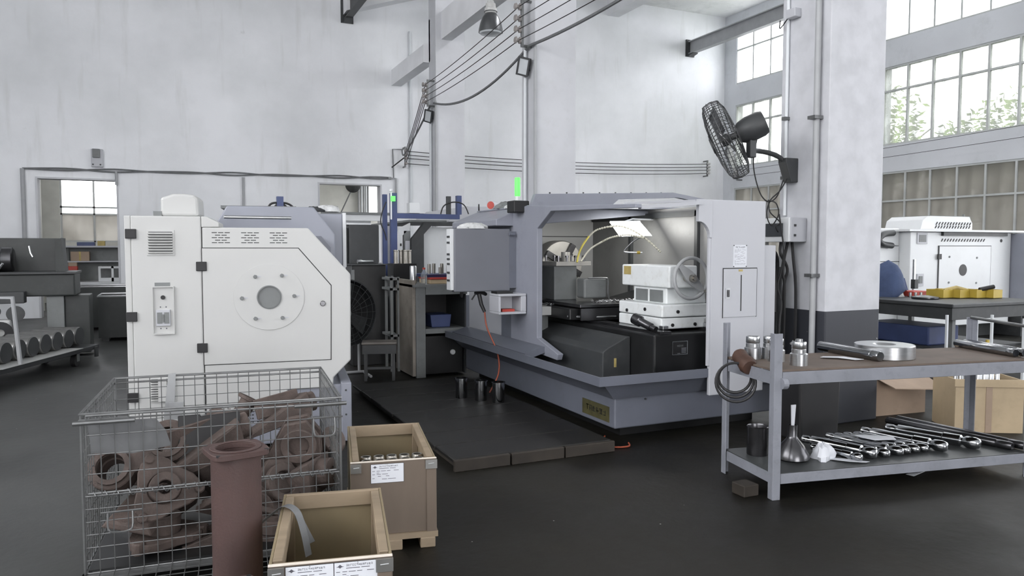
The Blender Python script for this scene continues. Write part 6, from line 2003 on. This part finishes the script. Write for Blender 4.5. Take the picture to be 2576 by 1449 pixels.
def open_bin(label, x0, x1, y0, y1, h, m='darkgreen'):
    t = thing('steel_bin', label, 'bin', ((x0 + x1) / 2, (y0 + y1) / 2, 0))
    w = .015
    for (a, b, c, d) in ((x0, x1, y0, y0 + w), (x0, x1, y1 - w, y1), (x0, x0 + w, y0 + w, y1 - w), (x1 - w, x1, y0 + w, y1 - w)):
        MB().box(a, b, c, d, .06, h - .02).build('bin_wall', m, t)
    MB().box(x0 + w, x1 - w, y0 + w, y1 - w, .06, .08).build('bin_floor', m, t)
    mb = MB()
    mb.tube([(x0, y0, h - .01), (x1, y0, h - .01), (x1, y1, h - .01), (x0, y1, h - .01)], .018, 6, True)
    mb.build('rim', 'steel', t)
    MB().box(x0 + .05, x0 + .15, y0 + .05, y1 - .05, 0, .06).box(x1 - .15, x1 - .05, y0 + .05, y1 - .05, 0, .06).build('skids', 'dark', t)


open_bin('dark open steel bin with a bright rim beyond the old lathe', -1.15, -.1, 14.4, 15.3, .78)
open_bin('second open steel bin with a bright rim farther back toward the doorway', -1.75, -.7, 16.4, 17.3, .85)

# ------------------------------------------------------------------ things in the next hall, seen through the doorways
t = thing('shelf_bench', 'grey shelf bench with a white top seen through the bright doorway', 'bench', (-1.6, 21.0, 0))
MB().box(-2.35, -.7, 20.5, 21.2, .72, .77).build('bench_top', 'cream2', t)
MB().box(-2.35, -.7, 20.9, 21.3, 1.24, 1.27).build('shelf', 'grey_l', t)
MB().box(-2.42, -.7, 20.9, 21.3, 1.60, 1.64).build('shelf', 'grey_l', t)
MB().box(-2.42, -.7, 21.3, 21.33, .77, 1.62).build('back_panel', 'midgrey', t)
for x in (-2.33, -.75):
    MB().box(x, x + .05, 20.55, 20.6, 0, .72).build('leg', 'midgrey', t)
    MB().box(x, x + .05, 21.2, 21.25, 0, 1.6).build('upright', 'midgrey', t)
t = thing('cardboard_box', 'orange-brown cardboard box on the shelf seen through the bright doorway', 'box', (-2.0, 21.05, 1.27))
MB().box(-2.22, -1.82, 20.93, 21.2, 1.271, 1.5).build('box_body', 'card', t, bevel=.006)
MB().box(-2.04, -2.0, 20.925, 20.93, 1.271, 1.5).build('tape', 'tag_y', t)
t = thing('red_box', 'red box standing on the bench top seen through the bright doorway', 'box', (-2.1, 20.7, .77))
MB().box(-2.25, -2.05, 20.62, 20.82, .771, 1.15).build('box_body', 'red', t, bevel=.01)
MB().box(-2.24, -2.06, 20.63, 20.81, 1.15, 1.24).build('lid', 'card', t, bevel=.006)
t = thing('blue_crate', 'small blue crate on the top shelf seen through the bright doorway', 'crate', (-1.9, 21.1, 1.64))
MB().box(-2.08, -1.7, 20.95, 21.2, 1.641, 1.73).build('crate_body', 'blue', t, bevel=.006)
t = thing('yellow_box', 'small yellow box on the top shelf seen through the bright doorway', 'box', (-1.55, 21.1, 1.64))
MB().box(-1.64, -1.48, 20.95, 21.15, 1.641, 1.76).build('box_body', 'tag_y', t, bevel=.006)
t = thing('white_rack', 'white metal frame on the bench top seen through the bright doorway', 'frame', (-1.35, 20.8, .77))
mb = MB()
for (x0, x1, z0, z1) in ((-1.62, -1.57, .771, 1.14), (-1.34, -1.29, .771, 1.14), (-1.05, -1.0, .771, 1.14), (-1.57, -1.0, 1.09, 1.14), (-1.57, -1.0, .771, .86)):
    mb.box(x0, x1, 20.7, 20.75, z0, z1)
mb.build('front_bars', 'cream2', t)
MB().box(-1.62, -1.57, 20.75, 21.1, .771, .82).box(-1.62, -1.57, 20.75, 21.1, 1.09, 1.14).box(-1.05, -1.0, 20.75, 21.1, 1.09, 1.14).build('side_bars', 'cream2', t)
t = thing('wall_fan', 'black round wall fan seen high through the dim doorway', 'fan', (5.36, 24.1, 3.5))
fm = frame((5.32, 23.9, 3.58), (-.3, -1, -.2))
MB(fm).lathe([(0, .04), (.2, .03), (.24, 0), (.2, -.03), (0, -.05)], n=24).build('guard', 'dark', t, smooth=True)
MB().tube([(5.34, 23.95, 3.5), (5.36, 24.2, 3.45)], .025, 8).build('bracket', 'dark', t)
t = thing('leaning_rod', 'thin dark rod leaning on the wall seen through the dim doorway', 'rod', (5.0, 24.0, 2.2))
MB().tube([(5.3, 24.1, 3.4), (4.6, 23.9, 2.0), (4.2, 23.7, 0.05)], .02, 6).build('rod', 'cable', t)
t = thing('pipe_cluster', 'row of grey pipes running up the wall inside the dim doorway', 'pipes', (5.62, 24.1, 0))
for i, (x, m) in enumerate(((5.55, 'pipe_g'), (5.64, 'pipe'), (5.72, 'pipe_g'), (5.79, 'pipe'))):
    MB().tube([(x, 24.1, 0), (x, 24.1, 4.0)], .03, 8).build('pipe', m, t, smooth=True)

# ------------------------------------------------------------------ white machine and blue-legged bench on the window side
t = thing('white_machine', 'white machine tool with a round dark port and slanted vent slots by the windows', 'machine', (12.0, 9.0, 0))
MB().box(11.15, 13.78, 8.55, 10.2, .25, 1.86).build('main_cover', 'cream2', t, bevel=.012)
MB().box(10.0, 11.14, 8.75, 10.2, .2, 1.62).build('side_cover', 'cream2', t, bevel=.012)
MB().box(10.0, 11.14, 8.75, 10.1, 1.63, 1.92).build('side_top', 'cream2', t, bevel=.02)
MB().box(10.0, 11.14, 8.74, 8.75, 1.36, 1.37).build('side_seam', 'dark', t)
MB().box(11.0, 14.2, 8.45, 10.3, 1.865, 1.90).build('top_ledge', 'cream2', t)
MB().box(11.9, 13.6, 8.5, 8.56, 1.80, 1.86).build('rail_gap', 'dark', t)
MB().prism([(11.45, 1.90), (11.50, 2.06), (11.62, 2.13), (12.70, 2.13), (12.78, 2.02), (12.78, 1.90)], 'xz', 8.6, 9.3).build('vent_hood', 'cream2', t, bevel=.01)
MB().prism([(8.6, 2.02), (8.62, 2.14), (9.3, 2.14), (9.3, 2.12)], 'yz', 11.7, 12.74).build('hood_lid', 'midgrey', t)
s0 = None
for i in range(13):
    for r_ in range(2):
        p = (11.80 + i * .072 + r_ * .02 - .0, 8.59, 1.925 + r_ * .058)
        if s0 is None:
            s0 = MB().hexa([(0, 0, 0), (.018, 0, 0), (.018, .01, 0), (0, .01, 0), (.035, 0, .05), (.053, 0, .05), (.053, .01, .05), (.035, .01, .05)])
            for q in range(0):
                pass
            s0 = s0.build('vent_slot', 'black', t)
            base = Vector(t.location)
            s0.location = Vector(p)  - base
            s0.data.transform(Matrix.Translation(base))
        else:
            piece(s0, t, Vector(p) - base)
for i in range(16):
    p = Vector((11.90 + i * .073, 8.541, 1.70))
    piece(s0, t, p - base)
door = MB().box(11.85, 13.2, 8.53, 8.55, .5, 1.62).build('port_door', 'cream2', t, bevel=.004)
MB().box(11.838, 11.85, 8.535, 8.55, .5, 1.63).box(13.2, 13.212, 8.535, 8.55, .5, 1.63).box(11.838, 13.212, 8.535, 8.55, 1.62, 1.632).build('door_gap', 'dark', t)
MB().cyl((12.46, 8.53, 1.21), (12.46, 8.525, 1.21), .10, n=28).build('port', 'black', door)
s0 = None
for (x, z) in ((12.1, 1.44), (12.82, 1.42), (12.1, 1.0), (12.82, .98)):
    MB().cyl((x, 8.53, z), (x, 8.52, z), .018, n=10).build('door_screw', 'midgrey', door)
MB().box(11.80, 11.88, 8.51, 8.53, 1.40, 1.49).build('hinge', 'black', door)
MB().box(11.30, 11.55, 8.535, 8.55, 1.66, 1.84).build('window_frame', 'grey_l', t, bevel=.003)
MB().box(11.34, 11.51, 8.53, 8.535, 1.69, 1.81).build('window_pane', 'midgrey', t)
MB().box(11.32, 11.48, 8.535, 8.55, .95, 1.16).build('switch_frame', 'grey_l', t)
MB().box(11.36, 11.44, 8.525, 8.535, 1.0, 1.12).build('switch', 'midgrey', t)
MB().cyl((13.5, 8.55, 1.72), (13.5, 8.545, 1.72), .03, n=14).cyl((10.25, 8.75, 1.26), (10.25, 8.70, 1.26), .025, n=10).build('knobs', 'black', t, kind='stuff')
MB().tube(smoothpath([(10.95, 8.72, 1.84), (10.7, 8.68, 1.82), (10.55, 8.66, 1.74), (10.62, 8.66, 1.66), (10.9, 8.7, 1.63)], 6), .05, 10).build('cable_hose', 'dark', t, smooth=True)
MB().box(13.80, 14.8, 8.3, 10.2, .6, 1.85).build('grey_end', 'bluegrey_l', t, bevel=.01)
MB().box(13.9, 14.8, 8.4, 10.2, 0, .6).build('base', 'dark', t)
MB().box(10.1, 13.78, 8.8, 10.2, 0, .25).build('plinth', 'dark', t)
MB().tube([(13.02, 9.0, 1.9), (13.02, 9.0, 2.16)], .02, 8).tube([(13.12, 9.0, 1.9), (13.12, 9.0, 2.2)], .02, 8).build('top_pins', 'midgrey', t, smooth=True)

t = thing('steel_bench', 'dark steel bench laden with bins and tools before the white machine', 'bench', (9.3, 7.2, 0))
MB().box(8.75, 10.6, 6.1, 8.2, .85, .90).build('bench_top', 'dark', t, bevel=.01)
MB().box(8.78, 10.57, 6.13, 6.18, .70, .85).build('apron', 'dark', t)
MB().box(8.78, 8.83, 6.18, 8.17, .70, .85).build('apron', 'dark', t)
for (x, y) in ((8.95, 6.25), (10.45, 6.25), (8.85, 8.0), (10.5, 8.0)):
    MB().box(x - .03, x + .03, y - .03, y + .03, 0, .85).build('leg', 'midgrey', t)
MB().box(8.9, 10.5, 6.3, 8.0, .28, .31).build('lower_shelf', 'dark', t)
t = thing('storage_box', 'dark blue box on the lower shelf of the steel bench', 'box', (9.2, 7.0, .31))
MB().box(9.0, 9.6, 6.6, 7.6, .311, .56).build('box_body', 'blue', t, bevel=.02)
t = thing('cloth_cover', 'blue cloth draped over a clear-wrapped lump on the steel bench', 'cloth', (9.5, 7.6, .9))
rag(t, (9.40, 7.55, .901), .20, .18, .22, 'cloth', 44, 'wrapped_lump')
mb = MB()
rnd = random.Random(9)
vs, fs = [], []
n, k = 20, 7
for i in range(k):
    f = i / (k - 1)
    for j in range(n):
        a = 2 * math.pi * j / n
        r_ = (.28 if i == 0 else .26 * math.cos(f * math.pi / 2) ** .5 + .002) * (1 + .08 * math.sin(3 * a + 1))
        z = 1.0 + f * .42 - (.10 * (1 - f) * (1 + math.sin(2 * a + .8)))
        vs.append((9.40 + r_ * math.cos(a), 7.55 + .9 * r_ * math.sin(a), z))
for i in range(k - 1):
    fs += [(i * n + j, i * n + (j + 1) % n, (i + 1) * n + (j + 1) % n, (i + 1) * n + j) for j in range(n)]
fs += [tuple(range((k - 1) * n, k * n))]
cl = MB()._add(vs, fs).build('cloth', 'bluecloth', t, smooth=True)
sd = cl.modifiers.new('thick', 'SOLIDIFY')
sd.thickness = .006
yb = thing('yellow_bin', 'yellow plastic parts bins side by side on the steel bench', 'bin', (10.1, 6.8, .9))
for i in range(4):
    x = 9.62 + i * .2
    mb = MB()
    y = 6.85 - i * .10
    for (a, b, c, d) in ((x, x + .19, y, y + .008), (x, x + .19, y + .25, y + .258), (x, x + .008, y + .008, y + .25), (x + .182, x + .19, y + .008, y + .25)):
        mb.box(a, b, c, d, .901, 1.02)
    mb.box(x, x + .19, y, y + .258, .901, .908)
    mb.build('tray', 'yellow', yb)
t = thing('tool_roll', 'yellow and green tool grips piled in the yellow bins', 'tools', (9.8, 6.9, .95))
MB().lathe([(0, 0), (.05, 0), (.05, .12), (0, .12)], (9.72, 6.98, .91), n=16).build('yellow_cup', 'yellow', t, smooth=True)
MB().tube([(9.76, 6.95, 1.0), (9.95, 6.9, 1.04), (10.1, 6.85, 1.0)], .03, 8).build('green_grip', 'tag_y', t, smooth=True)
MB().tube([(10.12, 6.68, 1.02), (10.3, 6.6, 1.06)], .03, 8).build('dark_grip', 'black', t, smooth=True)
t = thing('red_tray', 'red tray beside the yellow bins on the steel bench', 'tray', (9.7, 7.1, .9))
MB().box(9.55, 9.85, 7.25, 7.5, .901, .98).build('tray_body', 'red', t, bevel=.01)
t = thing('blue_folder', 'blue open folder leaning on the steel bench beside the cloth', 'folder', (9.75, 7.6, .9))
MB().hexa([(9.70, 7.7, .901), (9.95, 7.62, .901), (9.95, 7.63, .901), (9.70, 7.71, .901), (9.80, 7.85, 1.16), (10.02, 7.76, 1.14), (10.02, 7.77, 1.14), (9.80, 7.86, 1.16)]).build('cover', 'blue', t)
MB().box(9.55, 9.75, 7.35, 7.6, .901, .906).build('sheet', 'paper', t)
t = thing('height_gauge', 'slim steel height gauge standing on the steel bench', 'gauge', (10.2, 7.75, .9))
MB().box(10.12, 10.26, 7.68, 7.8, .901, .95).build('gauge_foot', 'darksteel', t, bevel=.006)
MB().box(10.17, 10.20, 7.72, 7.75, .95, 1.42).build('gauge_scale', 'steel', t)
MB().box(10.15, 10.23, 7.69, 7.76, .98, 1.12).build('gauge_slider', 'dark', t, bevel=.006)
t = thing('flat_part', 'dull flat steel disc lying on the steel bench before the red tray', 'disc', (9.6, 6.8, .9))
MB().lathe([(0, 0), (.16, 0), (.17, .01), (.17, .03), (.05, .05), (0, .05)], (9.32, 6.9, .901), n=28).build('disc', 'darksteel', t, smooth=True)
t = thing('bench_vice_bars', 'three bright steel pins standing on the near corner of the steel bench', 'pins', (9.5, 7.3, .9))
for i in range(3):
    MB().cyl((9.42 + i * .07, 7.2 - i * .03, .901), (9.42 + i * .07, 7.2 - i * .03, .97), .018, n=12).build('pin', 'steel', t, smooth=True)
t = thing('white_cart', 'pale trolley with a yellow bottle under the bench beyond the work table', 'trolley', (8.2, 5.2, 0))
for (x, y) in ((8.0, 5.3), (8.5, 5.1), (8.15, 5.75), (8.65, 5.55)):
    MB().box(x - .012, x + .012, y - .012, y + .012, 0, .82).build('post', 'pipe', t)
MB().hexa([(7.98, 5.28, .3), (8.52, 5.08, .3), (8.68, 5.56, .3), (8.14, 5.77, .3), (7.98, 5.28, .32), (8.52, 5.08, .32), (8.68, 5.56, .32), (8.14, 5.77, .32)]).build('tray', 'grey_l', t)
MB().lathe([(0, 0), (.05, 0), (.05, .15), (.02, .2), (.02, .24), (0, .24)], (8.35, 5.4, .321), n=14).build('bottle', 'yellow', t, smooth=True)

# ------------------------------------------------------------------ trees outside the windows
def tree(label, x, y, h, r, seed):
    rnd = random.Random(seed)
    t = thing('tree', label, 'tree', (x, y, -.1), 0, 'trees outside the window wall')
    K = dict(parent=t, world=False)
    mb = MB().tube([(0, 0, 0), (.1, .05, h * .3), (.05, -.1, h * .55), (.1, 0, h * .8)], [.2, .16, .12, .05], 8)
    for k in range(6):
        a = k * 1.1
        mb.tube([(.05, 0, h * (.35 + .06 * k)), (r * .7 * math.cos(a), r * .7 * math.sin(a), h * (.55 + .06 * k))], [.07, .02], 6)
    mb.build('trunk', 'bark', **K)
    vs, fs = [], []
    blobs = [(rnd.uniform(-r, r) * .7, rnd.uniform(-r, r) * .7, h * rnd.uniform(.42, .95), rnd.uniform(.5, 1.0) * r * .6) for _ in range(14)]
    for i in range(3800):
        b = rnd.choice(blobs)
        d = Vector((rnd.gauss(0, 1), rnd.gauss(0, 1), rnd.gauss(0, 1))).normalized() * b[3] * rnd.uniform(.6, 1.05)
        p = Vector(b[:3]) + d
        u = Vector((rnd.gauss(0, 1), rnd.gauss(0, 1), rnd.gauss(0, .6))).normalized()
        w = u.orthogonal().normalized()
        s_ = rnd.uniform(.07, .15)
        o = len(vs)
        vs += [p - u * s_, p + w * s_ * .5, p + u * s_, p - w * s_ * .5]
        fs += [(o, o + 1, o + 2, o + 3)]
    q = MB()
    q.v, q.f = [Vector(v) for v in vs], fs
    q.build('crown', 'leaf', **K)


tree('leafy tree outside the corner window behind the wall fan', 21.5, 17.8, 6.6, 2.3, 1)
tree('leafy tree outside the window wall beside the near pillar', 21.0, 13.2, 6.0, 2.1, 2)
tree('leafy tree outside the window wall above the white machine', 21.5, 9.6, 7.2, 2.4, 3)
tree('leafy tree outside at the frame edge of the window wall', 22.5, 5.6, 7.0, 2.5, 4)
